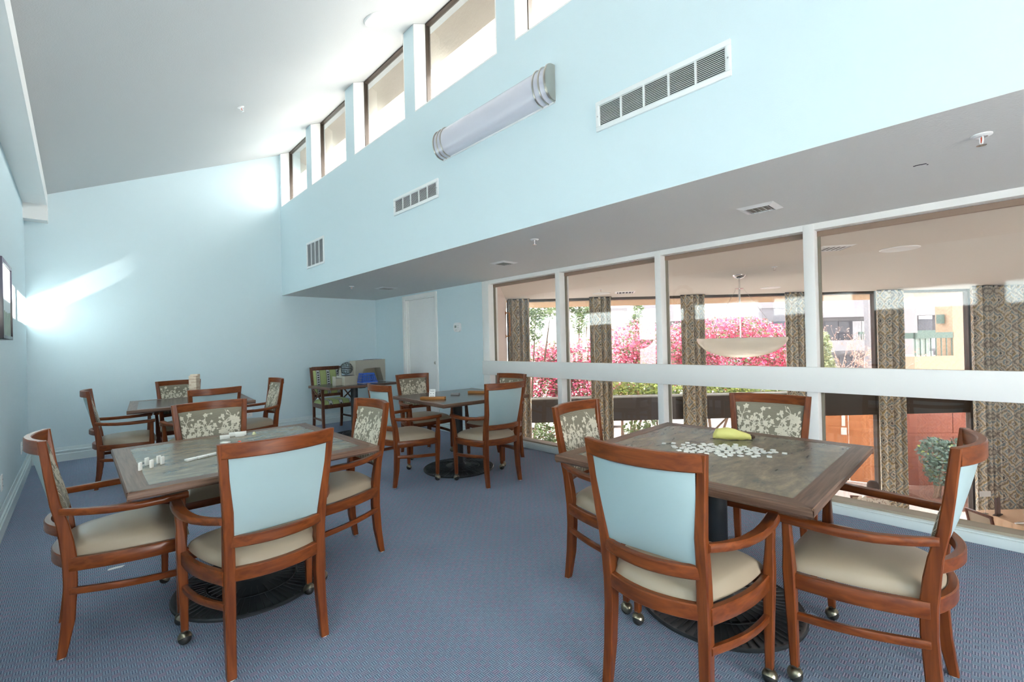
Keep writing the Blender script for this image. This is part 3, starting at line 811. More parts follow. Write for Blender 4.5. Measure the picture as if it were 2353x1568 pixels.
# green striped armchair with crossed side frames
def green_chair():
    t = thing('armchair', 'dark wood armchair in green striped fabric with crossed side frames', 'chair', (2.84, 6.94, 0), pi)
    for s in (-1, 1):
        pr_ = [(0, -.27), (.15, -.245), (.40, -.235), (.55, -.245), (.75, -.275), (.965, -.31)]
        loops = []
        for z in (.003, .1, .2, .3, .4, .5, .6, .7, .8, .9, .965):
            y = interp(pr_, z)[0]
            loops.append([(s * (.215 + .012 * z) + a, y + b, z) for a, b in rr(.017, .020, .004)])
        part('rear_leg', MB().loft(loops), DARKW, t)
        part('front_leg', MB().loft([[(s * .245 + a, .20 - .03 * z + b, z) for a, b in rr(.019, .019, .004)] for z in (.003, .3, .655)]), DARKW, t)
        part('armrest', MB().loft([[(s * (.225 + .02 * u) + a, -.275 + .50 * u, .668 - .012 * u + b) for a, b in rr(.022, .013, .005)] for u in (0, .25, .5, .75, 1)]), DARKW, t)
        for z0, z1, nm in ((.44, .64, 'cross_bar'), (.64, .44, 'cross_bar')):
            part(nm, MB().loft([[(s * .232 + a, -.235 + .41 * u, z0 + (z1 - z0) * u + b) for a, b in rr(.009, .010, .003)] for u in (0, 1)]), DARKW, t)
        part('seat_rail', MB().loft([[(s * (.222 + .02 * u) + a, -.235 + .42 * u, .395 + b) for a, b in rr(.014, .032, .004)] for u in (0, 1)]), DARKW, t)
        part('stretcher', MB().loft([[(s * (.222 + .02 * u) + a, -.245 + .43 * u, .19 + b) for a, b in rr(.010, .013, .003)] for u in (0, 1)]), DARKW, t)
    part('seat_rail', MB().box(-.235, .235, .175, .203, .363, .427), DARKW, t, bevel=.003)
    part('top_rail', MB().box(-.215, .215, -.322, -.296, .915, .972), DARKW, t, bevel=.004)
    part('back_rail', MB().box(-.21, .21, -.262, -.236, .50, .545), DARKW, t, bevel=.004)
    def bk(u, v):
        z = .545 + .372 * v; y = interp(pr_, z)[0]
        e = (max(0, 1 - abs(2 * u - 1) ** 8) * max(0, 1 - abs(2 * v - 1) ** 8)) ** .5
        return (.205 * (2 * u - 1), y + .012 + .022 * e, z)
    part('backrest', MB().grid(bk, 16, 16), GREENF, t, smooth=80)
    part('rear_panel', MB().grid(lambda u, v: (bk(u, v)[0], bk(u, v)[1] - .03 , bk(u, v)[2]), 8, 8), GREENF, t, smooth=80)
    def st(u, v):
        e = (max(0, 1 - abs(2 * u - 1) ** 6) * max(0, 1 - abs(2 * v - 1) ** 6)) ** .45
        return (.232 * (2 * u - 1), -.245 + .465 * v, .425 + .062 * e)
    part('seat_cushion', MB().grid(st, 20, 20), GREENF, t, smooth=80)
green_chair()

# ================================================================== TABLES
ZT = .735
def make_table(loc, rz, a, b, label, top, border, base_r=.37, base_off=(0, 0)):
    t = thing('game_table', label, 'table', (*loc, 0), rz)
    ha, hb = a / 2, b / 2; th = .036; z1 = ZT; z0 = ZT - th
    bw = .075 if border else .018
    # bevelled wooden lipping in four mitred strips
    def strip(p0, p1, q0, q1, mat):
        (ax, ay), (bx, by), (cx, cy), (dx, dy) = p0, p1, q0, q1
        k = .010
        ux, uy = (0, (1 if ay > 0 else -1)) if abs(ay - by) < 1e-6 else ((1 if ax > 0 else -1), 0)
        loops = []
        for (ox, oy), (ix, iy) in ((p0, q0), (p1, q1)):
            loops.append([(ix, iy, z0), (ox - ux * k, oy - uy * k, z0), (ox, oy, z0 + .010), (ox, oy, z1 - .006), (ox - ux * .005, oy - uy * .005, z1), (ix, iy, z1)])
        part('edge_strip', MB().loft(loops), mat, t)
    ia, ib = ha - bw, hb - bw
    strip((-ha, -hb), (ha, -hb), (-ia, -ib), (ia, -ib), EDGEX)
    strip((-ha, hb), (ha, hb), (-ia, ib), (ia, ib), EDGEX)
    strip((-ha, -hb), (-ha, hb), (-ia, -ib), (-ia, ib), EDGEY)
    strip((ha, -hb), (ha, hb), (ia, -ib), (ia, ib), EDGEY)
    part('tabletop', MB().box(-ia + .0004, ia - .0004, -ib + .0004, ib - .0004, z0 + .002, z1 - .0008), top, t)
    ox, oy = base_off
    part('top_plate', MB().box(ox - .25, ox + .25, oy - .04, oy + .04, z0 - .018, z0 + .001).box(ox - .04, ox + .04, oy - .25, oy + .25, z0 - .016, z0 + .001), BLACK, t)
    part('column', MB().lathe([(.050, .03), (.050, z0 - .016)], 28, (ox, oy, 0)), BLACK, t)
    R = base_r
    part('base', MB().lathe([(R - .004, .0), (R, .004), (R, .012), (R - .006, .017), (R - .014, .013), (R * .6, .020), (.12, .034), (.075, .042), (.06, .060), (.05, .062)], 56, (ox, oy, 0)), BLACK, t, smooth=40)
    ribs = MB()
    for k in range(60):
        an = 2 * pi * k / 60; u = Vector((cos(an), sin(an), 0)); v = Vector((-sin(an), cos(an), 0))
        for r0, r1 in ((.13, R * .56), (R * .60, R - .022)):
            if r0 < .14 and k % 2: continue
            rm_ = (r0 + r1) / 2; zz = interp([(.12, .036), (R * .6, .022), (R, .0155)], rm_)[0]
            sl = Vector((cos(an), sin(an), -(.036 - .0155) / (R - .12))).normalized()
            ribs.obox(Vector((ox, oy, zz)) + u * rm_, sl, v, sl.cross(v), (r1 - r0) / 2, .0026, .0022)
    for rr_ in (R * .58,):
        ribs.lathe([(rr_ - .003, .024), (rr_ - .003, .0265), (rr_ + .003, .0265), (rr_ + .003, .024)], 40, (ox, oy, 0))
    o = part('ribs', ribs, BLACK, t, smooth=0); o['kind'] = 'stuff'
    return t
make_table((2.225, .912), 0.0, 1.13, 1.07, 'square slate-topped table scattered with white letter tiles', SLATE, True)
make_table((.658, 2.865), 0.0, 1.06, 1.115, 'square slate-topped table with dominoes on it', SLATE, True, base_off=(.02, -.06))
make_table((2.925, 3.86), radians(-4), 1.04, 1.04, 'square dark-topped card table beside the glass wall', DARKT, False, base_r=.36, base_off=(-.1, -.1))
make_table((.885, 5.95), radians(-5), 1.05, 1.05, 'square dark-topped table carrying the wooden block tower', DARKT, True)
make_table((2.90, 6.36), radians(4), 1.04, .66, 'narrow dark table in the back corner with bingo equipment', DARKT, False, base_r=.30)

# ================================================================== THINGS ON THE TABLES
rnd = random.Random(5)
# white letter tiles on the right table
tile_me = MB().box(-.0105, .0105, -.0105, .0105, 0, .0058).mesh('letter_tile', IVORY, bevel=.0014)
stray = [(2.197, 1.160, .3, 'white letter tile, leftmost of the three strays by the back edge'), (2.232, 1.125, .25, 'white letter tile, middle of the three strays by the back edge'),
         (2.285, 1.075, .5, 'white letter tile, rightmost of the three strays by the back edge'), (2.105, 1.035, .9, 'white letter tile lying alone left of the tile heap')]
for x, y, a, lb in stray: tag(link('letter_tile', tile_me, None, (x, y, ZT), a), lb, 'game tile', 'scattered letter tiles')
placed = [(x, y) for x, y, *_ in stray]
ax_u = Vector((.52, -.85)).normalized(); ax_v = Vector((.85, .52))
tries = 0; cnt = 0
while cnt < 86 and tries < 9000:
    tries += 1
    u = rnd.gauss(0, .105); v = rnd.gauss(0, .055)
    if (u / .26) ** 2 + (v / .135) ** 2 > 1: continue
    x, y = 2.258 + ax_u.x * u + ax_v.x * v, .872 + ax_u.y * u + ax_v.y * v
    if any((x - p) ** 2 + (y - q) ** 2 < .0232 ** 2 for p, q in placed): continue
    placed.append((x, y)); cnt += 1
    tag(link('letter_tile', tile_me, None, (x, y, ZT), rnd.uniform(0, pi)), 'small white square letter tile lying in the heap beside the yellow pouch', 'game tile', 'heap of letter tiles')
# yellow banana shaped pouch
t = thing('banana_pouch', 'yellow cloth banana-shaped pouch with a dark tip beside the tiles', 'pouch', (2.515, .935, ZT), radians(-60))
t.scale = (.74, .74, .74)
loops = []
prof = [(-.125, .006), (-.122, .020), (-.105, .036), (-.07, .044), (-.03, .045), (.02, .041), (.06, .033), (.095, .025), (.118, .019), (.128, .016)]
for x, r in prof:
    yb = .10 * (x / .13) ** 2 * .35
    loops.append([(x, yb + r * 1.05 * cos(a) * (1 + .04 * sin(5 * a + x * 60)), max(.001, r * .95 + r * .95 * sin(a) + .004 * sin(3 * a + 90 * x))) for a in [2 * pi * k / 20 for k in range(20)]])
part('body', MB().loft(loops), YELLOW, t, smooth=70)
part('tip', MB().loft([[(x, .035 + (x - .128) * .3 + r * cos(a), .017 + r * sin(a)) for a in [2 * pi * k / 10 for k in range(10)]] for x, r in ((.126, .015), (.135, .014), (.155, .011), (.158, .004))]), TIPB, t, smooth=60)
part('gathers', MB().tube([(.112, .03 + .0215 * cos(a), .019 + .0205 * sin(a)) for a in [2 * pi * k / 16 for k in range(16)]], .0022, 5, closed=True), YELLOW, t)

# dominoes on the left table
dom_me = MB().box(-.0255, .0255, -.0128, .0128, 0, .0105).mesh('domino', IVORY, bevel=.0022)
def flat_domino(x, y, a, lb, grp): tag(link('domino', dom_me, None, (x, y, ZT), a), lb, 'domino', grp)
A = Vector((.715, 2.862)); B = Vector((1.03, 2.935)); dv = (B - A).normalized(); an = math.atan2(dv.y, dv.x)
for k in range(6):
    p = A + dv * (.03 + k * .0525); flat_domino(p.x, p.y, an, 'white domino in the long row leading right from the hub', 'right-hand domino row')
A = Vector((.375, 2.735)); B = Vector((.64, 2.835)); dv = (B - A).normalized(); an = math.atan2(dv.y, dv.x)
for k in range(5):
    p = A + dv * (.026 + k * .0525); flat_domino(p.x, p.y, an, 'white domino in the row leading left from the hub', 'left-hand domino row')
stand_me = MB().box(-.0095, .0095, -.0048, .0048, 0, .037).mesh('domino', IVORY, bevel=.002)
for x, y, a, lb in ((.200, 2.70, 1.0, 'white domino standing on end, first and leftmost of the five uprights'), (.232, 2.795, .75, 'white domino standing on end behind the second gap of the uprights'),
                    (.243, 2.72, .9, 'white domino standing on end, nearest the table front of the uprights'), (.278, 2.80, .5, 'white domino standing on end, rear right of the uprights'),
                    (.288, 2.765, .8, 'white domino standing on end, front right of the uprights')):
    tag(link('domino', stand_me, None, (x, y, ZT), a), lb, 'domino', 'dominoes standing on end')
edge_me = MB().box(-.0255, .0255, -.0055, .0055, 0, .0256).mesh('domino', IVORY, bevel=.002)
for x, y, a, lb in ((.640, 3.215, -.25, 'white domino standing on its long edge, leftmost by chair'), (.70, 3.275, -.25, 'white domino standing on its long edge, middle and rearmost'), (.725, 3.235, -.2, 'white domino standing on its long edge, front right of three'),
                    (.742, 3.262, -.2, 'white domino standing on its long edge just behind the front right one')):
    tag(link('domino', edge_me, None, (x, y, ZT), a), lb, 'domino', 'dominoes on their long edges')
t = thing('domino_hub', 'green plastic star hub at the middle of the domino game', 'game piece', (.69, 2.868, ZT), .2)
hubp = [(.052 * cos(2 * pi * k / 16) * (1 if k % 2 else .8), .052 * sin(2 * pi * k / 16) * (1 if k % 2 else .8)) for k in range(16)]
part('plate', MB().prism(hubp, 0, .006), GREENP, t, bevel=.001)
part('knob', MB().lathe([(.012, .006), (.012, .012), (0, .014)], 14), GREENP, t)
flat_domino(.645, 2.965, -.85, 'white domino lying flat with printed face, left of the red marker', 'dominoes round the hub')
flat_domino(.612, 3.06, -.85, 'white domino lying flat, upper left of the slanting pair', 'dominoes round the hub')
flat_domino(.675, 2.92, .5, 'white domino lying flat between red marker and grey bar', 'dominoes round the hub')
t = thing('train_marker', 'grey plastic train marker lying by the green hub', 'game piece', (.708, 2.925, ZT), .6)
part('body', MB().box(-.03, .03, -.008, .008, 0, .014), GREYP, t, bevel=.002)
part('chimney', MB().lathe([(.005, .014), (.006, .022), (0, .022)], 10, (.018, 0, 0)), GREYP, t)
def peg(loc, mat, label):
    t = thing('train_marker', label, 'game piece', loc, rnd.uniform(0, 3))
    part('body', MB().lathe([(0, 0), (.009, 0), (.010, .008), (.007, .016), (.0, .018)], 14), mat, t)
    part('base', MB().box(-.011, .011, -.008, .008, 0, .004), mat, t, bevel=.001)
peg((.668, 2.99, ZT), REDP, 'red plastic train marker on the domino table')
peg((.735, 2.895, ZT), YELP, 'yellow plastic train marker beside the green hub')
peg((.805, 3.235, ZT), plain('pale_yellow_plastic', (.75, .74, .45), .4), 'pale yellow egg-shaped marker behind the dominoes')
peg((1.04, 2.90, ZT), plain('lime_plastic', (.70, .76, .50), .4), 'pale green marker at the end of the domino row')

# tower of wooden blocks
t = thing('wooden_block_tower', 'tall tower of stacked pale wooden blocks', 'block tower', (.905, 5.90, ZT), radians(-38))
blks = [MB().box(-.0375, .0375, -.0121, .0121, 0, .0147).mesh('block', m_, bevel=.001) for m_ in (PINEB, PINEC)]
for L in range(19):
    for k in (-1, 0, 1):
        if L == 18 and k == -1: continue
        o = link('block', blks[rnd.random() < .5], t, ((0, k * .0248, L * .0151) if L % 2 == 0 else (k * .0248, 0, L * .0151)), (0 if L % 2 == 0 else pi / 2) + rnd.uniform(-.03, .03))

# card holders and cards on the middle table
def card_rack(loc, rz, label):
    t = thing('card_rack', label, 'card holder', loc, rz, 'wooden card racks')
    mb = MB().box(-.125, .125, -.030, -.004, 0, .026).box(-.125, .125, .0, .030, 0, .026).box(-.125, .125, -.004, .0, 0, .012)
    part('block', mb, RACKW, t, bevel=.0015)
    return t
card_rack((2.545, 3.80, ZT), radians(-52), 'orange wooden card rack holding a playing card')
card_rack((3.16, 3.82, ZT), radians(-60), 'orange wooden card rack partly hidden behind the blue chair back')
t = thing('playing_card', 'white playing card with dark pips standing in the wooden rack', 'card', (2.535, 3.805, ZT + .012), radians(-52))
cd = Matrix.Rotation(radians(-12), 3, 'X')
part('sheet', MB().obox(cd @ Vector((0, 0, .045)), cd @ Vector((1, 0, 0)), cd @ Vector((0, 1, 0)), cd @ Vector((0, 0, 1)), .032, .0003, .044), PAPER, t)
pips = MB()
for px, pz in ((-.014, .02), (.0, .02), (.014, .02), (-.014, .045), (.014, .045), (-.014, .07), (0, .07), (.014, .07), (-.025, .08), (.025, .012)):
    pips.obox(cd @ Vector((px, -.0006, pz)), cd @ Vector((.7, 0, .7)), cd @ Vector((0, 1, 0)), cd @ Vector((-.7, 0, .7)), .0032, .0002, .0032)
part('pips', pips, BLACK, t)
t = thing('card_deck', 'grey card box lying flat on the card table', 'cards', (2.93, 3.95, ZT), radians(-50))
part('box', MB().box(-.045, .045, -.032, .032, 0, .016), plain('grey_card', (.3, .3, .3), .5), t, bevel=.002)
part('label_strip', MB().box(-.03, .03, -.02, .02, .016, .0164), GREYP, t)

# bingo equipment on the corner table
t = thing('bingo_cage', 'black wire bingo cage with crank on a beige stand', 'bingo cage', (2.765, 6.30, ZT), radians(4))
part('stand', MB().box(-.095, .095, -.12, .12, 0, .13), BEIGE, t, bevel=.003)
part('stand_slot', MB().box(-.075, .075, -.10, .10, .1295, .1315), DARK, t)
for s in (-1, 1): part('upright', MB().add([(s * .095 - .004, -.035, .10), (s * .095 + .004, -.035, .10), (s * .095 + .004, .035, .10), (s * .095 - .004, .035, .10), (s * .095 - .004, -.016, .245), (s * .095 + .004, -.016, .245), (s * .095 + .004, .016, .245), (s * .095 - .004, .016, .245)],
                                        [(3, 2, 1, 0), (4, 5, 6, 7), (0, 1, 5, 4), (1, 2, 6, 5), (2, 3, 7, 6), (3, 0, 4, 7)]), BEIGE, t)
ch = part('chute', MB().box(-.19, -.095, -.05, .05, 0, .10).box(-.19, -.18, -.05, .05, .1, .13), BEIGE, t, bevel=.003)
cage = MB(); cz = .232; R = .085
for k in range(16):
    a = 2 * pi * k / 16
    cage.tube([(R * cos(p), R * sin(p) * cos(a), cz + R * sin(p) * sin(a)) for p in [pi * (.06 + .88 * q / 12) for q in range(13)]], .0022, 5)
for p in (-.06, -.03, 0, .03, .06):
    r = sqrt(R * R - p * p); cage.tube([(p, r * cos(a), cz + r * sin(a)) for a in [2 * pi * q / 24 for q in range(24)]], .0022, 5, closed=True)
part('cage', cage, BLACK, t, smooth=60)
part('axle', MB().tube([(-.12, 0, cz), (.11, 0, cz)], .0035, 8), BLACK, t)
part('crank', MB().tube([(-.12, 0, cz), (-.125, 0, cz - .01), (-.125, 0, cz - .055), (-.15, 0, cz - .06)], .004, 8), BLACK, t)
t = thing('bingo_board', 'beige metal bingo board box with a cut-out front', 'bingo board', (3.215, 6.56, ZT), radians(4))
bx = MB()
def fr_poly(y): return [(-.25, y, 0), (-.25, y, .325), (.25, y, .335), (.25, y, 0), (.215, y, 0), (.16, y, .21), (-.12, y, .205), (-.17, y, 0)]
bx.loft([fr_poly(-.09), fr_poly(.09)])
part('shell', bx, BEIGE, t, smooth=0)
part('back', MB().box(-.249, .249, .082, .0895, .001, .324), plain('beige_inside', (.36, .32, .22), .6), t)
o = thing('folder', 'thin dark folder lying on the bingo board', 'folder', (3.29, 6.55, ZT + .3335), radians(6))
part('cover', MB().box(-.12, .12, -.07, .07, .002, .006), plain('navy_cover', (.06, .08, .14), .4), o, bevel=.001)
part('pages', MB().box(-.117, .117, -.067, .067, .0, .0035), PAPER, o)
t = thing('plastic_basket', 'small blue slotted plastic basket turned upside down', 'basket', (3.115, 6.40, ZT), radians(4))
def ring(h, g): hw, hd = .122 - .032 * h / .14, .10 - .03 * h / .14; return (hw - g, hd - g)
for sgn, nm in ((0, 'side'), (1, 'side'), (2, 'side'), (3, 'side')):
    R4 = Matrix.Rotation(sgn * pi / 2, 3, 'Z')
    mb = MB()
    def seg(u0, u1, h0, h1):
        vs = []
        for g in (0, .003):
            for (u, h) in ((u0, h0), (u1, h0), (u1, h1), (u0, h1)):
                hw, hd = ring(h, g)
                if sgn % 2: hw, hd = hd, hw
                vs.append(R4 @ Vector((hw * u, -hd, h)))
        mb.add(vs, [(3, 2, 1, 0), (4, 5, 6, 7), (0, 1, 5, 4), (1, 2, 6, 5), (2, 3, 7, 6), (3, 0, 4, 7)])
    for h0, h1 in ((0.0, .022), (.050, .058), (.086, .094), (.124, .14)): seg(-1, 1, h0, h1)
    for k in range(8):
        u = -1 + 2 * k / 7; seg(max(-1, u - .05), min(1, u + .05), .02, .124)
    part('side', mb, BLUEP, t, smooth=0)
part('bottom', MB().box(-.09, .09, -.07, .07, .138, .142), BLUEP, t)
part('rim', MB().box(-.128, .128, -.107, -.09, .004, .016).box(-.128, .128, .09, .107, .004, .016).box(-.128, -.112, -.09, .09, .004, .016).box(.112, .128, -.09, .09, .004, .016), BLUEP, t, bevel=.002)
tag(part('paper_sheet', MB().box(-.13, .13, -.10, .10, 0, .003), PAPER, None), 'white paper under the blue basket', 'paper').location = (3.10, 6.375, ZT)
# flat white patch on the carpet under the left chair
o = tag(part('white_patch', MB().prism([(-.035, -.012), (.03, -.016), (.045, .006), (.0, .016), (-.03, .012)], 0, .001), PAPER, None), 'small flat white patch on the carpet under the left armchair', 'paper')
o.location = (.142, 3.593, .0005)

# ================================================================== THE DINING WING BEHIND THE GLASS
DCEIL = plain('dining_ceiling', (.68, .645, .59), .85, bump=(90, .2))
DWALL = plain('salmon_wall', (.70, .62, .58), .8)
DFLOOR = plain('dining_floor', (.48, .44, .41), .6, var=.08)
DARKP = plain('dark_brown_panel', (.055, .045, .038), .35)
TANW = wood('tan_eave_boards', (.50, .34, .19), (.68, .50, .30), .7, 'X', 6)
ZD, ZLOW, DFAR = 2.15, -2.70, 9.2
pl = [(XG + .06, 4.62), tuple(W(-.15, DFAR + .15, 0)[:2]), tuple(W(10.9, DFAR + .15, 0)[:2]), (12.6, -4.5), (XG + .06, -4.5)]
struct('ceiling_dining', MB().prism(pl, ZD, ZD + .12), DCEIL, label='tan ceiling of the dining room behind the glass', cat='ceiling')
struct('floor_dining', MB().prism(pl, ZLOW - .1, ZLOW), DFLOOR, label='pale floor of the lower dining room', cat='floor')
struct('wall_dining_under', MB().box(XG + .02, XG + .12, -4.5, 4.62, ZLOW, .0), DWALL, label='wall below the glass wall on the dining side', cat='wall')
a, b = Vector((XG + .10, 4.56, 0)), W(-.10, DFAR, 0)
def slab(a, b, th, z0, z1):
    u = (b - a).normalized(); v = Vector((-u.y, u.x, 0))
    return MB().prism([tuple(p[:2]) for p in (a, b, b + v * th, a + v * th)], z0, z1)
struct('wall_dining_left', slab(a, b, .12, ZLOW, ZD), DWALL, label='pale salmon left wall of the dining room', cat='wall')
struct('wall_dining_right', slab(W(10.7, DFAR, 0), Vector((12.6, -4.5, 0)), -.12, ZLOW, ZD), DWALL, label='salmon right wall of the dining room', cat='wall')
struct('wall_dining_rear', MB().box(XG, 12.6, -4.62, -4.5, ZLOW, ZD), DWALL, label='salmon rear wall of the dining room', cat='wall')
struct('roof_flat', MB().prism([(XC + .2, YF - .2), (XC + .2, YB + .3), (6.2, YB + .3), tuple(W(11.6, 10.8, 0)[:2]), (13.2, -4.9), (XC + .2, -4.9)], 2.72, 2.9), plain('roof_felt', (.18, .175, .17), .9), label='flat pale roof below the high windows', cat='roof')
def frame_box(s0, s1, d0, d1, z0, z1): return MB().prism([tuple(W(*q, 0)[:2]) for q in ((s0, d0), (s1, d0), (s1, d1), (s0, d1))], z0, z1)
struct('roof_eave', frame_box(-1.5, 11.8, DFAR + .14, 10.9, 2.10, 2.40), TANW, label='tan boarded eave outside the dining windows', cat='eave')
# far window wall
MS = [-.06, 1.81, 3.70, 5.80, 7.42, 9.33]
for i, s in enumerate(MS):
    struct('trim_dining_post_%d' % (i + 1), frame_box(s - .035, s + .035, DFAR, DFAR + .10, ZLOW, ZD), BRONZE, label='dark window post number %d of the dining windows from the left' % (i + 1), cat='post')
struct('trim_dining_head', frame_box(-.06, 9.33, DFAR + .01, DFAR + .09, ZD - .05, ZD), BRONZE, label='dark head rail above the dining windows', cat='rail')
struct('trim_dining_sill', frame_box(-.06, 9.33, DFAR, DFAR + .12, ZLOW, ZLOW + .07), TRIMG, label='grey sill below the dining windows', cat='sill')
struct('wall_dining_far', frame_box(9.33, 10.8, DFAR, DFAR + .14, ZLOW, ZD), DWALL, label='salmon end of the far dining wall', cat='wall')
for i in range(5):
    s0, s1 = MS[i] + .036, MS[i + 1] - .036
    w = struct('window_%d' % (n + 7 + i), frame_box(s0, s1, DFAR + .03, DFAR + .07, .105, .145), BRONZE, label='dining window bay number %d from the left' % (i + 1), cat='window')
    part('pane', frame_box(s0, s1, DFAR + .05, DFAR + .056, .145, ZD - .05), GLASST, w, smooth=0)
    part('pane', frame_box(s0, s1, DFAR + .05, DFAR + .056, ZLOW + .07, -.37), GLASST, w, smooth=0)
    part('spandrel', frame_box(s0, s1, DFAR + .02, DFAR + .09, -.37, .105), DARKP, w)
    part('ledge', frame_box(s0, s1, DFAR - .02, DFAR + .02, .10, .135), TRIMG, w)

# curtains
def curtain(s0, s1, d, folds, label, amp=.045):
    nu = folds * 12; me = bpy.data.meshes.new('curtain')
    z0, z1 = ZLOW + .03, ZD - .01; nv = 6
    vs, uvs, fs = [], [], []
    arc = 0; prev = None
    base = []
    for i in range(nu + 1):
        u = i / nu; s = s0 + (s1 - s0) * u + .012 * sin(u * 17)
        dd = d + amp * sin(2 * pi * folds * u) * (.7 + .3 * sin(u * 9 + 1))
        if prev: arc += sqrt((s - prev[0]) ** 2 + (dd - prev[1]) ** 2)
        prev = (s, dd); base.append((s, dd, arc))
    for j in range(nv + 1):
        z = z0 + (z1 - z0) * j / nv
        for s, dd, ar in base: vs.append(tuple(W(s, dd, z))); uvs.append((ar, z))
    for j in range(nv):
        for i in range(nu):
            a = j * (nu + 1) + i; fs.append((a, a + 1, a + nu + 2, a + nu + 1))
    me.from_pydata(vs, [], fs)
    ul = me.uv_layers.new(name='UVMap')
    for lp in me.loops: ul.data[lp.index].uv = uvs[lp.vertex_index]
    me.polygons.foreach_set('use_smooth', [True] * len(me.polygons))
    me.materials.append(CURT)
    t = thing('curtain', label, 'curtain', (0, 0, 0), 0, 'patterned dining room curtains')
    link('panel', me, t)
    part('heading', frame_box(s0, s1, d - .012, d + .012, z1 - .02, z1 + .012), DARKP, t)
    return t
def SX(px, d): return (px - 1176.5) / F_PX * d
for p0, p1, d, f, lb in ((1169, 1219, 9.03, 4, 'patterned ikat curtain against the salmon wall, leftmost'), (1356, 1407, 9.03, 4, 'patterned ikat curtain, second from the left'),
                         (1566, 1622, 9.03, 4, 'patterned ikat curtain, third from the left, left of the bowl lamp'), (1807, 1858, 9.03, 4, 'patterned ikat curtain right of the bowl lamp'),
                         (2018, 2078, 9.0, 4, 'patterned ikat curtain above the seated person'), (2238, 2420, 8.62, 13, 'broad patterned ikat curtain behind the laid dining table')):
    curtain(SX(p0, d), SX(p1, d), d, f, lb, .085 if f > 9 else .075)

# pendant bowl lamp
PB = Vector((6.70, 2.345, 0)); zr = 1.27; rb = .575
t = thing('bowl_pendant_lamp', 'large shallow white glass bowl lamp hanging on a steel rod', 'lamp', (PB.x, PB.y, 0))
OPAL = plain('opal_glass', (.92, .90, .85), .12, coat=.5)
nt = OPAL.node_tree; tl = nd(nt, 'ShaderNodeBsdfTranslucent'); tl.inputs['Color'].default_value = (.95, .92, .86, 1); ms = nd(nt, 'ShaderNodeMixShader'); ms.inputs[0].default_value = .5
nt.links.new(nt.nodes['Principled BSDF'].outputs[0], ms.inputs[1]); nt.links.new(tl.outputs[0], ms.inputs[2]); nt.links.new(ms.outputs[0], nt.nodes['Material Output'].inputs['Surface'])
prof = [(rb, zr), (rb - .004, zr - .006)]
N = 14
for k in range(1, N + 1):
    u = k / N; r = rb * (1 - u ** 1.0); prof.append((max(rb * cos(u * pi / 2) ** .85, .001), zr - .275 * sin(u * pi / 2) ** 1.15))
inner = [(max(r - .012, .0005), z + .010) for r, z in reversed(prof[2:])] + [(rb - .014, zr)]
part('bowl', MB().lathe(prof + inner, 56), OPAL, t, smooth=60)
part('canopy', MB().lathe([(.0, ZD), (.082, ZD), (.080, ZD - .012), (.06, ZD - .04), (.02, ZD - .058), (0, ZD - .06)], 28), CHROME, t, smooth=50)
part('rod', MB().tube([(0, 0, zr - .24), (0, 0, ZD - .055)], .011, 12), CHROME, t)
part('disc', MB().lathe([(0, 1.955), (.055, 1.957), (.055, 1.963), (0, 1.966)], 24), CHROME, t)
for k in range(3):
    a = 2 * pi * k / 3 + .5
    part('cable', MB().tube([(.05 * cos(a), .05 * sin(a), 1.96), ((rb - .05) * cos(a), (rb - .05) * sin(a), zr - .02)], .0016, 5), CHROME, t)
    part('finial', MB().lathe([(0, -.02), (.012, -.016), (.018, 0), (.012, .016), (0, .02)], 14, ((rb - .035) * cos(a), (rb - .035) * sin(a), zr - .045)), CHROME, t, smooth=60)
FILL_BULB, nt, b = new_mat('added_bulb_glow'); b.inputs['Base Color'].default_value = (.9, .88, .8, 1); b.inputs['Emission Color'].default_value = (1, .90, .74, 1); b.inputs['Emission Strength'].default_value = 9.0  # lit bulbs added to make the bowl glow and brighten the ceiling
for k in range(3):
    a = 2 * pi * k / 3 + 1.5
    part('bulb', MB().lathe([(.0005, -.05), (.03, -.04), (.04, -.01), (.032, .02), (.014, .045), (.0005, .05)], 14, (.16 * cos(a), .16 * sin(a), zr - .10)), FILL_BULB, t, smooth=70)
part('bottom_cap', MB().lathe([(0, zr - .30), (.014, zr - .295), (.016, zr - .275), (0, zr - .27)], 14), CHROME, t)

# recessed lights that are on, vents, sprinklers in the dining ceiling
GLOW, nt, b = new_mat('warm_lamp_glow')
b.inputs['Base Color'].default_value = (.9, .85, .6, 1); b.inputs['Emission Color'].default_value = (1, .93, .68, 1); b.inputs['Emission Strength'].default_value = 8.0
for loc, lb in (((6.07, .57, ZD), 'round recessed ceiling light, nearest in the dining room'), ((6.98, 4.85, ZD), 'round recessed ceiling light near the second curtain'), ((8.92, 2.60, ZD), 'round recessed ceiling light right of the bowl lamp')):
    t = thing('recessed_light', lb, 'lamp', loc, 0, 'recessed dining lights')
    part('trim_ring', MB().lathe([(.125, -.002), (.165, -.002), (.165, -.008), (.150, -.014), (.125, -.006)], 36), WHITE, t)
    part('lens', MB().lathe([(0, -.001), (.130, -.001), (.130, -.005), (0, -.005)], 36), GLOW, t)
ceiling_vent((5.46, 1.02, ZD), .30, 'square slatted vent near the recessed light in the dining ceiling', True, .6)
ceiling_vent((7.25, 4.52, ZD), .36, 'square slatted vent far back in the dining ceiling', True, .6)
for loc, lb in (((6.29, 1.78, ZD), 'small fire sprinkler in the dining ceiling right of the lamp rod'), ((6.43, 4.48, ZD), 'small fire sprinkler in the dining ceiling near the second curtain')):
    inst(SPR, thing('fire_sprinkler', lb, 'sprinkler', loc, .4, 'fire sprinklers'))
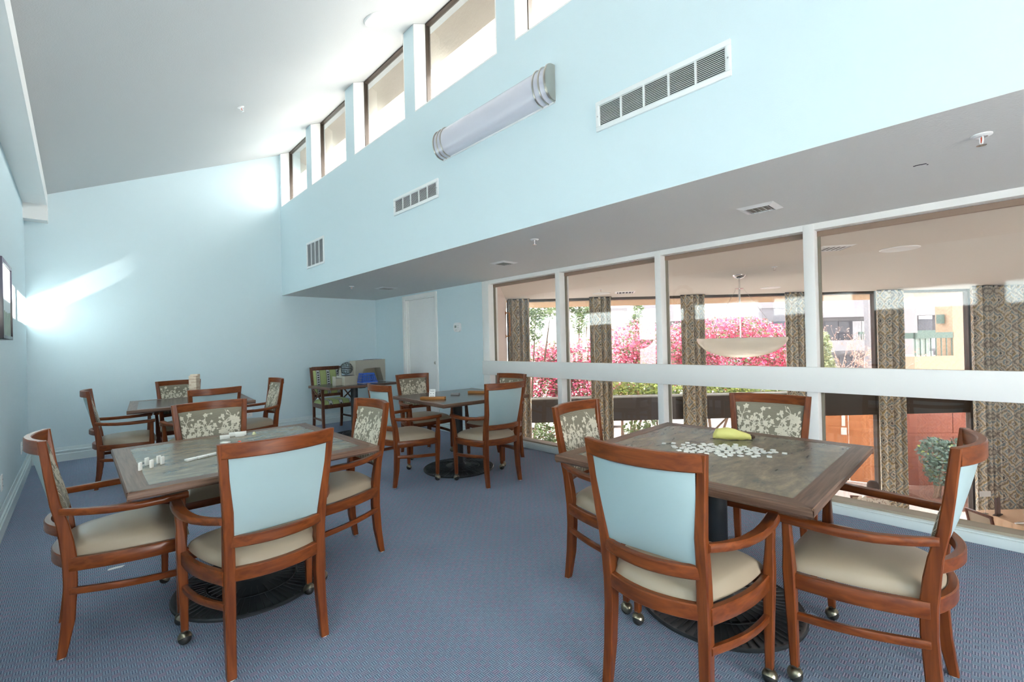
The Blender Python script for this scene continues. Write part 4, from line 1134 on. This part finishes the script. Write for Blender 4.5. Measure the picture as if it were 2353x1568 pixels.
# handle-like wall bracket on the salmon wall
t = thing('wall_bracket', 'brown bracket on the salmon wall beside the left curtain', 'bracket', tuple(W(-.117, 8.55, 1.62)), math.atan2(FH.y, FH.x))
part('bar', MB().tube([(0, -.02, .22), (0, -.08, .22), (0, -.08, .10), (0, -.08, -.22), (0, -.02, -.22)], .016, 8), RACKW, t)
part('foot', MB().box(-.03, .03, -.022, .0, .19, .25).box(-.03, .03, -.022, 0, -.25, -.19), RACKW, t)

# laid dining table
PEACH = plain('peach_cloth', (.72, .50, .33), .7)
TS, TD = 9.35, 7.75
t = thing('dining_table', 'round-cornered dining table under a peach cloth', 'table', tuple(W(TS, TD, ZLOW)), math.atan2(RH.y, RH.x))
part('top', MB().box(-.98, .98, -.42, .42, .70, .735), RACKW, t)
part('pedestal', MB().lathe([(.30, 0), (.30, .03), (.06, .06), (.05, .70)], 24), BLACK, t)
o = tag(link('tablecloth', None, None, tuple(W(TS, TD, ZLOW)), math.atan2(RH.y, RH.x)), 'peach tablecloth with hanging corner folds', 'tablecloth')
cl = MB().box(-1.0, 1.0, -.44, .44, .737, .742)
per = []
for k in range(120):
    q = k / 120 * 4; sd = int(q); f = q - sd
    c = [(-1, -1), (1, -1), (1, 1), (-1, 1)]; x = (c[sd][0] * (1 - f) + c[(sd + 1) % 4][0] * f) * 1.0; y = (c[sd][1] * (1 - f) + c[(sd + 1) % 4][1] * f) * .44
    per.append((x, y))
loops = []
for z, g in ((.742, 0), (.725, .008), (.6, .02), (.42, .035)):
    l = []
    for k, (x, y) in enumerate(per):
        e = g * (1 + .8 * sin(k * 1.3)); cn = 1 if min(abs(abs(x) - 1.0) + abs(abs(y) - .44), 1) > .12 else 1.08
        nx = (1 if x > .999 else -1 if x < -.999 else 0); ny = (1 if y > .439 else -1 if y < -.439 else 0)
        zz = z - (.16 if cn > 1 and z < .5 else 0)
        l.append((x + nx * e, y + ny * e, zz))
    loops.append(l)
o.name = 'tablecloth'
part('sheet', MB().loft(loops, cap=False), PEACH, o, smooth=60); part('top_sheet', cl, PEACH, o)
def on_table(s, d): return tuple(W(s, d, ZLOW + .742))
t = thing('menu_holder', 'dark upright menu holder on the peach table', 'menu', on_table(8.46, 7.95), math.atan2(RH.y, RH.x) + .5)
part('board', MB().box(-.10, .10, -.012, .012, 0, .30), plain('menu_brown', (.10, .06, .05), .4), t, bevel=.003)
part('foot', MB().box(-.10, .10, -.04, .04, 0, .012), plain('menu_foot', (.08, .05, .04), .4), t)
t = thing('table_sign', 'small white card on a thin stand on the peach table', 'sign', on_table(8.32, 8.02), math.atan2(RH.y, RH.x))
part('card', MB().box(-.10, .10, -.002, .002, .30, .40), PAPER, t); part('stem', MB().tube([(0, .004, 0), (0, .004, .31)], .004, 6), CHROME, t); part('base', MB().lathe([(0, 0), (.04, 0), (.04, .006), (0, .008)], 16), CHROME, t)
for k, (s, d, lb) in enumerate(((8.45, 7.55, 'rolled white napkin at the left place on the peach table'), (9.05, 7.75, 'rolled white napkin in the middle of the peach table'))):
    t = thing('napkin', lb, 'napkin', on_table(s, d), math.atan2(RH.y, RH.x) + .3 * k, 'napkins')
    part('roll', MB().loft([[(x, .022 * cos(a) * w_, .018 + .018 * sin(a) * w_) for a in [2 * pi * q / 12 for q in range(12)]] for x, w_ in ((-.13, .7), (-.05, 1), (.06, 1.1), (.13, .8))]), PAPER, t, smooth=60)
    part('fork', MB().box(-.09, .10, -.006, .006, .037, .040), CHROME, t)
for s, d, lb in ((8.68, 7.62, 'clear drinking glass left on the peach table'), (8.98, 7.98, 'clear drinking glass right on the peach table')):
    t = thing('drinking_glass', lb, 'glass', on_table(s, d), 0, 'drinking glasses')
    part('bowl', MB().lathe([(.0, .0), (.030, .0), (.036, .12), (.033, .12), (.027, .01), (0, .01)], 20), GLASS, t, smooth=50)
# brown dining chairs
def dining_chair(s, d, rz, label):
    t = thing('dining_chair', label, 'chair', tuple(W(s, d, ZLOW)), rz, 'brown dining chairs')
    for sx in (-1, 1):
        part('leg', MB().loft([[(sx * .2 + a, .2 + b, z) for a, b in rr(.018, .018, .004)] for z in (.003, .43)]), DARKW, t)
        part('rear_leg', MB().loft([[(sx * .2 + a, -.2 - max(0, z - .45) * .22 + b, z) for a, b in rr(.018, .018, .004)] for z in (.003, .43, .95)]), DARKW, t)
    part('seat', MB().box(-.22, .22, -.22, .22, .43, .48), VINYL, t, bevel=.012)
    part('backrest', MB().obox((0, -.265, .80), (1, 0, 0), Vector((0, .976, .215)), Vector((0, -.215, .976)), .19, .016, .15), VINYL, t, bevel=.01)
    part('top_rail', MB().obox((0, -.305, .945), (1, 0, 0), Vector((0, .976, .215)), Vector((0, -.215, .976)), .22, .016, .02), DARKW, t, bevel=.004)
    return t
az = math.atan2(RH.y, RH.x)
dining_chair(6.37, 8.12, az + pi - .35, 'brown dining chair under the seated person')
dining_chair(8.02, 7.55, az - pi / 2, 'brown dining chair at the left end of the peach table')

# seated person in a pale flowered shirt
SKIN = plain('skin', (.60, .36, .26), .5)
def skinned(name, joints, edges_, radii, mat, parent, root=0, sub=2):
    me = bpy.data.meshes.new(name); me.from_pydata(joints, edges_, []); me.materials.append(mat)
    o = link(name, me, parent)
    m = o.modifiers.new('Skin', 'SKIN'); m.use_smooth_shade = True
    sv = me.skin_vertices[0].data
    for i, r in enumerate(radii): sv[i].radius = (r, r) if not isinstance(r, tuple) else r
    sv[root].use_root = True
    sb = o.modifiers.new('Subdivision', 'SUBSURF'); sb.levels = 1; sb.render_levels = sub
    return o
pt = thing('person', 'person in a pale flowered shirt and dark cord necklace seated in the dining room', 'person', tuple(W(6.35, 8.02, ZLOW)), az + pi - .25)
J = [(0, -.02, .52), (0, -.04, .68), (0, -.05, .86), (0, -.05, 1.00), (0, -.03, 1.09), (0, -.015, 1.15), (0, .0, 1.24), (0, -.005, 1.31),
     (.16, -.05, 1.00), (.25, .0, .80), (.17, .22, .76), (.12, .30, .77), (-.16, -.05, 1.00), (-.27, -.02, .80), (-.20, .20, .76), (-.13, .29, .77),
     (.10, .05, .51), (.13, .42, .50), (.13, .44, .09), (.13, .56, .05), (-.10, .05, .51), (-.13, .42, .50), (-.13, .44, .09), (-.13, .56, .05)]
Ed = [(0, 1), (1, 2), (2, 3), (3, 4), (4, 5), (5, 6), (6, 7), (3, 8), (8, 9), (9, 10), (10, 11), (3, 12), (12, 13), (13, 14), (14, 15), (0, 16), (16, 17), (17, 18), (18, 19), (0, 20), (20, 21), (21, 22), (22, 23)]
Rd = [(.15, .12), (.14, .115), (.15, .115), (.13, .095), .055, .055, (.078, .095), (.06, .075), .065, .048, .036, .026, .065, .048, .036, .026, .09, .065, .045, .04, .09, .065, .045, .04]
skinned('body', J, Ed, Rd, SKIN, pt)
shirt_m, nt, b = new_mat('flowered_shirt')
tc = nd(nt, 'ShaderNodeTexCoord'); vo = nd(nt, 'ShaderNodeTexVoronoi'); vo.inputs['Scale'].default_value = 26
nt.links.new(tc.outputs['Object'], vo.inputs['Vector'])
nt.links.new(mix_c(nt, math_n(nt, 'LESS_THAN', vo.outputs['Distance'], .32), (.78, .72, .62), (.52, .40, .32)), b.inputs['Base Color'])
b.inputs['Roughness'].default_value = .8
skinned('shirt', [J[0], J[1], J[2], J[3], (0, -.035, 1.055), J[8], J[9], (.21, .11, .78), J[12], J[13], (-.235, .09, .78)], [(0, 1), (1, 2), (2, 3), (3, 4), (3, 5), (5, 6), (6, 7), (3, 8), (8, 9), (9, 10)],
        [(.17, .14), (.165, .135), (.172, .135), (.15, .112), (.072, .07), .085, .07, .062, .085, .07, .062], shirt_m, pt)
skinned('trousers', [J[0], J[16], J[17], J[18], J[20], J[21], J[22]], [(0, 1), (1, 2), (2, 3), (0, 4), (4, 5), (5, 6)], [(.165, .135), .10, .075, .055, .10, .075, .055], plain('grey_trousers', (.18, .18, .20), .8), pt)
hair = MB().lathe([(.0001, .105), (.05, .098), (.085, .06), (.096, .0), (.088, -.03)], 20, (0, -.018, 1.265))
part('hair', hair, plain('brown_hair', (.07, .04, .025), .6), pt, smooth=70)
part('nose', MB().lathe([(.001, .10), (.012, .085), (.016, .06)], 10, (0, .0, 1.225), 'Y'), SKIN, pt, smooth=70)
for s in (-1, 1):
    part('eye', MB().lathe([(0, .092), (.009, .088), (.010, .08)], 10, (s * .03, 0, 1.25), 'Y'), BLACK, pt)
    part('ear', MB().loft([[(s * .083 + .006 * k * s, -.015 + .022 * cos(a), 1.235 + .032 * sin(a)) for a in [2 * pi * q / 12 for q in range(12)]] for k in (0, 1)]), SKIN, pt)
    for k, (fx, fl) in enumerate(((-.022, .055), (-.008, .068), (.007, .066), (.021, .055))):
        hx, hy, hz = s * .125, .30, .768
        part('finger', MB().tube([(hx + fx, hy, hz), (hx + fx, hy + fl * .5, hz + .008), (hx + fx, hy + fl, hz - .006)], [.009, .0085, .006], 8), SKIN, pt, smooth=70)
    part('thumb', MB().tube([(s * .10, .28, .768), (s * .08, .305, .772), (s * .075, .33, .768)], [.011, .010, .007], 8), SKIN, pt, smooth=70)
part('mouth', MB().box(-.022, .022, .078, .088, 1.188, 1.194), plain('lips', (.45, .16, .14), .5), pt)
part('necklace', MB().tube([(-.055, -.02, 1.07), (-.05, .06, 1.0), (-.015, .10, .93), (.0, .105, .915), (.015, .10, .93), (.05, .06, 1.0), (.055, -.02, 1.07)], .006, 6), BLACKR, pt, smooth=60)

# ================================================================== OUTSIDE
LEAF = plain('leaf_green', (.13, .20, .06), .55, var=.25); LEAFY = plain('leaf_yellow_green', (.34, .42, .08), .55, var=.25)
LEAFB = plain('leaf_blue_green', (.08, .15, .12), .5, var=.2)
PINK = plain('bougainvillea_pink', (.80, .10, .26), .6, var=.2); PINKL = plain('bougainvillea_light', (.82, .32, .42), .6, var=.15)
BARK = plain('bark', (.20, .14, .10), .9); TWIG = plain('dry_twig', (.50, .33, .27), .8)
GROUND = plain('pale_paving', (.52, .48, .45), .9, var=.06)
EXT = plain('lavender_white_render', (.27, .265, .285), .9); EXTG = plain('grey_render', (.20, .20, .225), .9)
gr_ = MB().box(-60, 90, -60, 90, ZLOW - .35, ZLOW - .12)
struct('ground', gr_, GROUND, label='pale paved ground outside', cat='ground')
def leaf_mesh(rn, blobs, count, size, mat, name, shell=.3):
    mb = MB()
    tot = sum(b[3] * b[5] for b in blobs)
    for (s, d, z, rs, rd, rz) in blobs:
        for _ in range(int(count * rs * rz / tot)):
            while True:
                v = Vector((rn.uniform(-1, 1), rn.uniform(-1, 1), rn.uniform(-1, 1)))
                if shell < v.length < 1: break
            p = W(s + v.x * rs, d + v.y * rd, z + v.z * rz)
            if p.z < ZLOW: continue
            u = Vector((rn.gauss(0, 1), rn.gauss(0, 1), rn.gauss(0, 1))).normalized(); w_ = u.orthogonal().normalized()
            q = size * rn.uniform(.6, 1.3)
            mb.add([p - u * q, p + w_ * q * .55, p + u * q, p - w_ * q * .55], [(0, 1, 2, 3)])
    return mb.mesh(name, mat, 0, 0, fix=False)
def shrub(name, label, cat, base, blobs, layers, stems=4, seed=1, group=None, bark=None):
    rn = random.Random(seed)
    t = thing(name, label, cat, (0, 0, 0), 0, group)
    for nm, mat, cnt, size in layers:
        o = link(nm, leaf_mesh(rn, blobs, cnt, size, mat, nm), t); o['kind'] = 'stuff'
    sm = MB()
    for k in range(stems):
        bl = blobs[k % len(blobs)]
        p0 = W(base[0] + rn.uniform(-.15, .15), base[1] + rn.uniform(-.1, .1), ZLOW - .12); p3 = W(bl[0] + rn.uniform(-.4, .4) * bl[3], bl[1], bl[2] + .3 * bl[5])
        pm_ = (p0 + p3) / 2 + Vector((rn.uniform(-.2, .2), rn.uniform(-.2, .2), .2))
        sm.tube([p0, (p0 + pm_) / 2, pm_, (pm_ + p3) / 2, p3], [.05, .042, .034, .022, .01], 6)
    part('stem', sm, bark or BARK, t, smooth=60)
    return t
def ex(px, py, d): # real place of a point seen at that direction and distance
    p = EYE + (FWD + RGT * ((px - 1176.5) / F_PX) - UPV * ((py - 784) / F_PX)) * d
    return (p.dot(RH), p.dot(FH), p.z)
def blob_at(px, py, d, rs, rd, rz): s, dd, z = ex(px, py, d); return (s, dd, z, rs, rd, rz)
shrub('bougainvillea', 'pink bougainvillea between the second and third curtains', 'shrub', (3.5, 14.2), [blob_at(1430, 800, 14.2, 1.0, .8, .75), blob_at(1480, 785, 14.2, 1.1, .8, .75), blob_at(1530, 800, 14, 1.0, .8, .8), blob_at(1420, 850, 14, 1.2, .8, .8), blob_at(1490, 850, 14, 1.3, .8, .9), blob_at(1440, 900, 14, 1.3, .8, .9)],
      [('leaves', LEAF, 3000, .055), ('blossoms', PINK, 4200, .05), ('pale_blossoms', PINKL, 4200, .05)], 5, 1, 'bougainvillea bushes')
shrub('bougainvillea', 'pink bougainvillea behind the bowl lamp', 'shrub', (6.3, 14.4), [blob_at(1590, 795, 14.2, .9, .8, .9), blob_at(1650, 765, 14.5, 1.1, .8, .6), blob_at(1715, 775, 14.4, 1.1, .8, .7), blob_at(1780, 800, 14.2, 1.0, .8, .8), blob_at(1690, 840, 14, 1.9, .8, .8)],
      [('leaves', LEAF, 3600, .055), ('blossoms', PINK, 6500, .05), ('pale_blossoms', PINKL, 4200, .05)], 6, 2, 'bougainvillea bushes')
shrub('bougainvillea', 'deep pink bougainvillea between the first and second curtains', 'shrub', (1.8, 13), [blob_at(1335, 815, 13, .75, .7, .55), blob_at(1290, 850, 13, .9, .7, .7), blob_at(1250, 890, 12.6, .8, .7, .6), blob_at(1330, 900, 12.6, .9, .7, .6), blob_at(1255, 815, 13, .7, .6, .4)],
      [('leaves', LEAF, 4000, .05), ('blossoms', PINK, 6200, .045), ('pale_blossoms', PINKL, 1500, .045)], 5, 3, 'bougainvillea bushes')
shrub('hedge', 'yellow green hedge below the bougainvillea', 'hedge', (4.3, 12.4), [blob_at(1455, 905, 12.5, .75, .5, .5), blob_at(1530, 915, 12.5, .6, .5, .5), blob_at(1640, 905, 12.8, .8, .5, .45), blob_at(1740, 908, 12.8, .8, .5, .45), blob_at(1810, 905, 12.8, .6, .5, .4)],
      [('leaves', LEAFY, 5200, .055), ('dark_leaves', LEAF, 2200, .055)], 6, 4)
shrub('tree', 'leafy tree with hanging branches behind the left curtain', 'tree', (.2, 12.2), [blob_at(1222, 745, 12, .42, .5, .50), blob_at(1255, 715, 12.2, .40, .5, .25), blob_at(1215, 705, 12, .5, .5, .4)], [('leaves', LEAF, 1500, .055)], 3, 5)
shrub('tree', 'leafy tree in front of the white wall left of the second curtain', 'tree', (2.6, 17), [blob_at(1332, 735, 17, .35, .4, .65), blob_at(1345, 705, 17, .7, .5, .3), blob_at(1290, 700, 17, .6, .5, .25)], [('leaves', LEAF, 1800, .06)], 3, 6)
shrub('tree', 'slim dark tree standing behind the bougainvillea', 'tree', (5.2, 19), [blob_at(1467, 715, 19, .22, .25, .9), blob_at(1463, 745, 19, .3, .3, .5)], [('leaves', LEAF, 1300, .06)], 2, 7)
shrub('shrub', 'low green shrub below the dark panel at the left', 'shrub', (1.0, 10.9), [blob_at(1255, 1000, 11, .34, .35, .42), blob_at(1268, 1030, 10.8, .3, .3, .3)], [('leaves', LEAF, 1400, .045), ('tips', PINK, 120, .03)], 4, 8)
shrub('shrub', 'twiggy green shrub below the dark panel right of the second curtain', 'shrub', (3.0, 11.5), [blob_at(1460, 995, 11.4, .35, .3, .35), blob_at(1500, 990, 11.4, .3, .3, .3)], [('leaves', LEAF, 650, .045)], 5, 9)
shrub('shrub', 'blue green bush in front of the red wooden wall', 'shrub', (10.3, 11.0), [blob_at(2150, 1040, 11, .40, .35, .38), blob_at(2165, 1085, 10.9, .38, .35, .35), blob_at(2200, 1050, 11, .34, .3, .45), blob_at(2225, 1095, 10.8, .3, .3, .45)], [('leaves', LEAFB, 2300, .05), ('tips', LEAFY, 160, .04)], 4, 10)
shrub('shrub', 'sunlit pale green shrub right of the fourth mullion', 'shrub', (11.0, 15.5), [blob_at(1893, 800, 15.5, .2, .3, .6), blob_at(1897, 850, 15.5, .26, .35, .6)], [('leaves', plain('leaf_pale', (.30, .36, .20), .5, var=.2), 1500, .055)], 3, 11)
# leafless shrub
def bare(label, px, d, top_py, seed, spread_, nmain):
    rn = random.Random(seed); t = thing('bare_shrub', label, 'shrub'); mb = MB(); tips = MB()
    s0, d0, ztop = ex(px, top_py, d)
    def br(p, dr, L, r, lev):
        q = p + dr * L; mid = (p + q) / 2 + Vector((rn.uniform(-1, 1), rn.uniform(-1, 1), rn.uniform(-1, 1))) * L * .06
        mb.tube([p, mid, q], [r, r * .85, r * .65], 5)
        if lev == 0:
            for _ in range(2):
                c = q - dr * L * rn.uniform(0, .6) + Vector((rn.gauss(0, 1), rn.gauss(0, 1), rn.gauss(0, 1))) * .035
                u = Vector((rn.gauss(0, 1), rn.gauss(0, 1), rn.gauss(0, 1))).normalized(); w_ = u.orthogonal()
                tips.add([c - u * .028, c + w_ * .018, c + u * .028, c - w_ * .018], [(0, 1, 2, 3)])
            return
        for _ in range(3 if lev > 1 else 4):
            nd_ = (dr + Vector((rn.gauss(0, 1), rn.gauss(0, 1), rn.gauss(0, .6))) * .42).normalized(); nd_.z = abs(nd_.z) * .8 + .15
            br(q, nd_.normalized(), L * rn.uniform(.55, .8), r * .62, lev - 1)
    hgt = ztop - ZLOW
    for k in range(nmain):
        dr = (Vector((0, 0, 1)) + RH * rn.uniform(-spread_, spread_) + FH * rn.uniform(-.15, .15)).normalized()
        br(W(s0 + rn.uniform(-.1, .1), d0, ZLOW - .12), dr, hgt * .42, .02, 4)
    part('branches', mb, TWIG, t, smooth=60)
    o = link('dry_leaves', tips.mesh('dry_leaves', TWIG, 0, 0, fix=False), t); o['kind'] = 'stuff'
bare('pinkish leafless shrub in front of the far apartment balconies', 1950, 16.5, 775, 3, .26, 3)
bare('slim leafless shrub between the fifth curtain and the tan balcony', 2088, 17.5, 790, 8, .1, 2)

# apartment block
AD = 38.0
def at_b(px, py): s, d, z = ex(px, py, AD); return s, z
t = thing('apartment_building', 'lavender white apartment building with balconies and ribbed roof', 'building')
sA, sB = SX(1470, AD), SX(2152, AD)
def bbox(name, s0, s1, d0, d1, z0, z1, mat, par=None): return part(name, frame_box(s0, s1, d0, d1, z0, z1), mat, par or t, smooth=0)
bbox('back_wall', sA, sB, AD + 1.6, AD + 9, ZLOW, 3.4, EXT)
bbox('fascia', sA, sB + .6, AD - .3, AD + 1.8, 2.72, 3.45, EXT)
ROOFC = plain('roof_rib', (.42, .38, .40), .8)
for k in range(6):
    bbox('roof_course', sA, sB + .6 - .55 * k, AD - .2 + .5 * k, AD + .4 + .5 * k, 3.45 + .17 * k, 3.62 + .17 * k, EXT if k % 2 == 0 else EXT)
    bbox('roof_joint', sA, sB + .55 - .55 * k, AD - .16 + .5 * k, AD - .1 + .5 * k + .4, 3.58 + .17 * k, 3.64 + .17 * k, ROOFC)
bbox('balcony_parapet', sA, sB, AD, AD + .2, -.32, .78, EXT); bbox('balcony_floor', sA, sB, AD, AD + 1.6, -.32, -.1, EXT)
SHADE = plain('window_dark', (.09, .09, .11), .15); BLIND = plain('blind_pale', (.60, .60, .64), .6)
for px0, px1, mats in ((1895, 1955, (SHADE, SHADE)), (1958, 1999, (BLIND, PAPER)), (2073, 2141, (PAPER, SHADE)), (1700, 1740, (SHADE, BLIND))):
    s0, s1 = SX(px0, AD + 1.6), SX(px1, AD + 1.6)
    w_ = bbox('window', s0 - .06, s1 + .06, AD + 1.52, AD + 1.6, .55, 2.45, EXTG)
    sm_ = (s0 + s1) / 2
    for (a_, b_), mt in zip(((s0, sm_ - .03), (sm_ + .03, s1)), mats): part('pane', frame_box(a_, b_, AD + 1.48, AD + 1.53, .6, 2.4), mt, w_, smooth=0)
for px0, px1, mats in ((1926, 1955, (SHADE, SHADE)), (1962, 2000, (SHADE, BLIND))):
    s0, s1 = SX(px0, AD + 1.6), SX(px1, AD + 1.6)
    w_ = bbox('window', s0 - .06, s1 + .06, AD + 1.52, AD + 1.6, -2.2, -.62, EXTG)
    sm_ = (s0 + s1) / 2
    for (a_, b_), mt in zip(((s0, sm_ - .03), (sm_ + .03, s1)), mats): part('pane', frame_box(a_, b_, AD + 1.48, AD + 1.53, -2.15, -.7), mt, w_, smooth=0)
for px in (2006, 2152): s = SX(px, AD + .3); bbox('column', s - .14, s + .14, AD + .2, AD + .5, ZLOW, 2.75, EXT)
GRN = plain('green_rail', (.10, .15, .13), .5)
for px0, px1 in ((1975, 2013), (2075, 2156)):
    s0, s1 = SX(px0, AD), SX(px1, AD)
    r_ = bbox('railing', s0, s1, AD + .02, AD + .12, 1.25, 1.45, GRN)
    for k in range(8):
        s = s0 + (s1 - s0) * k / 7; part('baluster', frame_box(s - .02, s + .02, AD + .05, AD + .09, .78, 1.25), GRN, r_, smooth=0)
# grey side building and white wall building
t = thing('grey_building', 'grey rendered building with a dark awning behind the bougainvillea', 'building')
bbox('wall', SX(1752, 23), SX(1885, 23), 23, 28, ZLOW, 2.78, EXTG); bbox('parapet', SX(1750, 23), SX(1885, 23), 22.95, 23.2, 2.70, 2.86, EXT)
bbox('awning', SX(1786, 22.6), SX(1812, 22.6), 22.2, 23, 1.62, 2.0, plain('dark_awning', (.07, .08, .11), .6)); bbox('window', SX(1790, 23), SX(1808, 23), 22.95, 23.05, .6, 1.62, SHADE)
t = thing('white_building', 'sunlit white building wall behind the left dining windows', 'building')
bbox('wall', SX(1195, 21), SX(1440, 21), 21, 26, ZLOW, 2.6, plain('white_render', (.80, .79, .77), .9)); bbox('coping', SX(1192, 21), SX(1442, 21), 20.9, 21.3, 2.6, 2.75, EXT)
# tan balcony block
t = thing('balcony_block', 'tan stucco column and balcony with green railing', 'building')
TAN = plain('tan_stucco', (.38, .28, .20), .9, bump=(6, .8))
BD = 19.5
bbox('column', SX(2190, BD), SX(2224, BD), BD, BD + .8, ZLOW, 4.2, TAN); bbox('parapet', SX(2098, BD), SX(2190, BD), BD - .05, BD + 2.2, ZLOW, .25, TAN); bbox('rear_wall', SX(2165, BD), SX(2300, BD), BD + 4, BD + 4.3, ZLOW, 4.2, EXT)
rl = bbox('top_rail', SX(2103, BD), SX(2192, BD), BD, BD + .10, 1.02, 1.27, GRN)
bbox('side_rail', SX(2103, BD), SX(2103, BD) + .1, BD, BD + 2.1, 1.02, 1.27, GRN)
for k in range(8):
    s = SX(2104, BD) + .02 + k * .225; part('baluster', frame_box(s - .012, s + .012, BD + .03, BD + .07, .25, 1.02), GRN, rl, smooth=0)
part('privacy_sheet', frame_box(SX(2104, BD), SX(2140, BD), BD + .10, BD + .115, .28, 1.02), plain('grey_green_sheet', (.30, .36, .33), .6), t, smooth=0)
bbox('wall_lantern', SX(2182, BD) - .09, SX(2182, BD) + .09, BD + .3, BD + .5, 1.65, 2.05, GRN)
# wooden doors and wooden wall outside the lower windows
ORG = wood('orange_door_wood', (.46, .17, .07), (.62, .27, .12), .5); RED = wood('red_wall_wood', (.15, .038, .022), (.23, .065, .034), .5)
t = thing('wooden_gate', 'orange wooden double gate with white lock seen through the lower window', 'gate')
g0, g1, g2 = W(SX(1880, 12.9), 12.9, 0), W(SX(1945, 12.6), 12.6, 0), W(SX(2022, 12.2), 12.2, 0)
for a_, b_, nm in ((g0, g1, 'leaf'), (g1, g2, 'leaf')):
    lf = part(nm, slab(a_, b_ + (a_ - b_).normalized() * .01, .05, ZLOW - .10, -.15), ORG, t, smooth=0)
    u_ = (b_ - a_).normalized(); v_ = Vector((-u_.y, u_.x, 0)); L_ = (b_ - a_).length
    for zz in (-2.4, -1.35, -.3): part('batten', slab(a_ + u_ * .06 - v_ * .025, b_ - u_ * .06 - v_ * .025, .03, zz - .05, zz + .05), ORG, lf, smooth=0)
u_ = (g2 - g1).normalized(); v_ = Vector((-u_.y, u_.x, 0))
part('post', slab(g2, g2 + u_ * .14, .12, ZLOW - .1, -.1), ORG, t, smooth=0)
part('lock_plate', slab(g1 - u_ * .16 - v_ * .05, g1 - u_ * .08 - v_ * .05, .03, -1.28, -.95), PAPER, t, smooth=0); part('lock_box', slab(g1 - u_ * .18 - v_ * .06, g1 - u_ * .05 - v_ * .06, .05, -1.52, -1.32), PAPER, t, smooth=0)
t = thing('wooden_wall', 'red brown wooden panel wall behind the blue green bush', 'fence')
w0, w1 = W(SX(2070, 12.1), 12.1, 0), W(SX(2300, 11.9), 11.9, 0)
u_ = (w1 - w0).normalized(); v_ = Vector((-u_.y, u_.x, 0)); L_ = (w1 - w0).length
for k in range(2): part('panel', slab(w0 + u_ * (L_ * k / 2 + .01), w0 + u_ * (L_ * (k + 1) / 2 - .01), .05, ZLOW - .1, -.12), RED, t, smooth=0)
for zz in (-2.35, -1.45, -.25): part('rail', slab(w0 - v_ * .03, w1 - v_ * .03, .03, zz - .045, zz + .045), RED, t, smooth=0)
bed = struct('ground_mulch', frame_box(SX(2070, 11.5), SX(2330, 11), 10.3, 11.9, ZLOW - .13, ZLOW - .04), plain('mulch', (.16, .075, .05), .95, bump=(25, 1.0)), label='red brown mulch bed by the wooden wall', cat='ground')
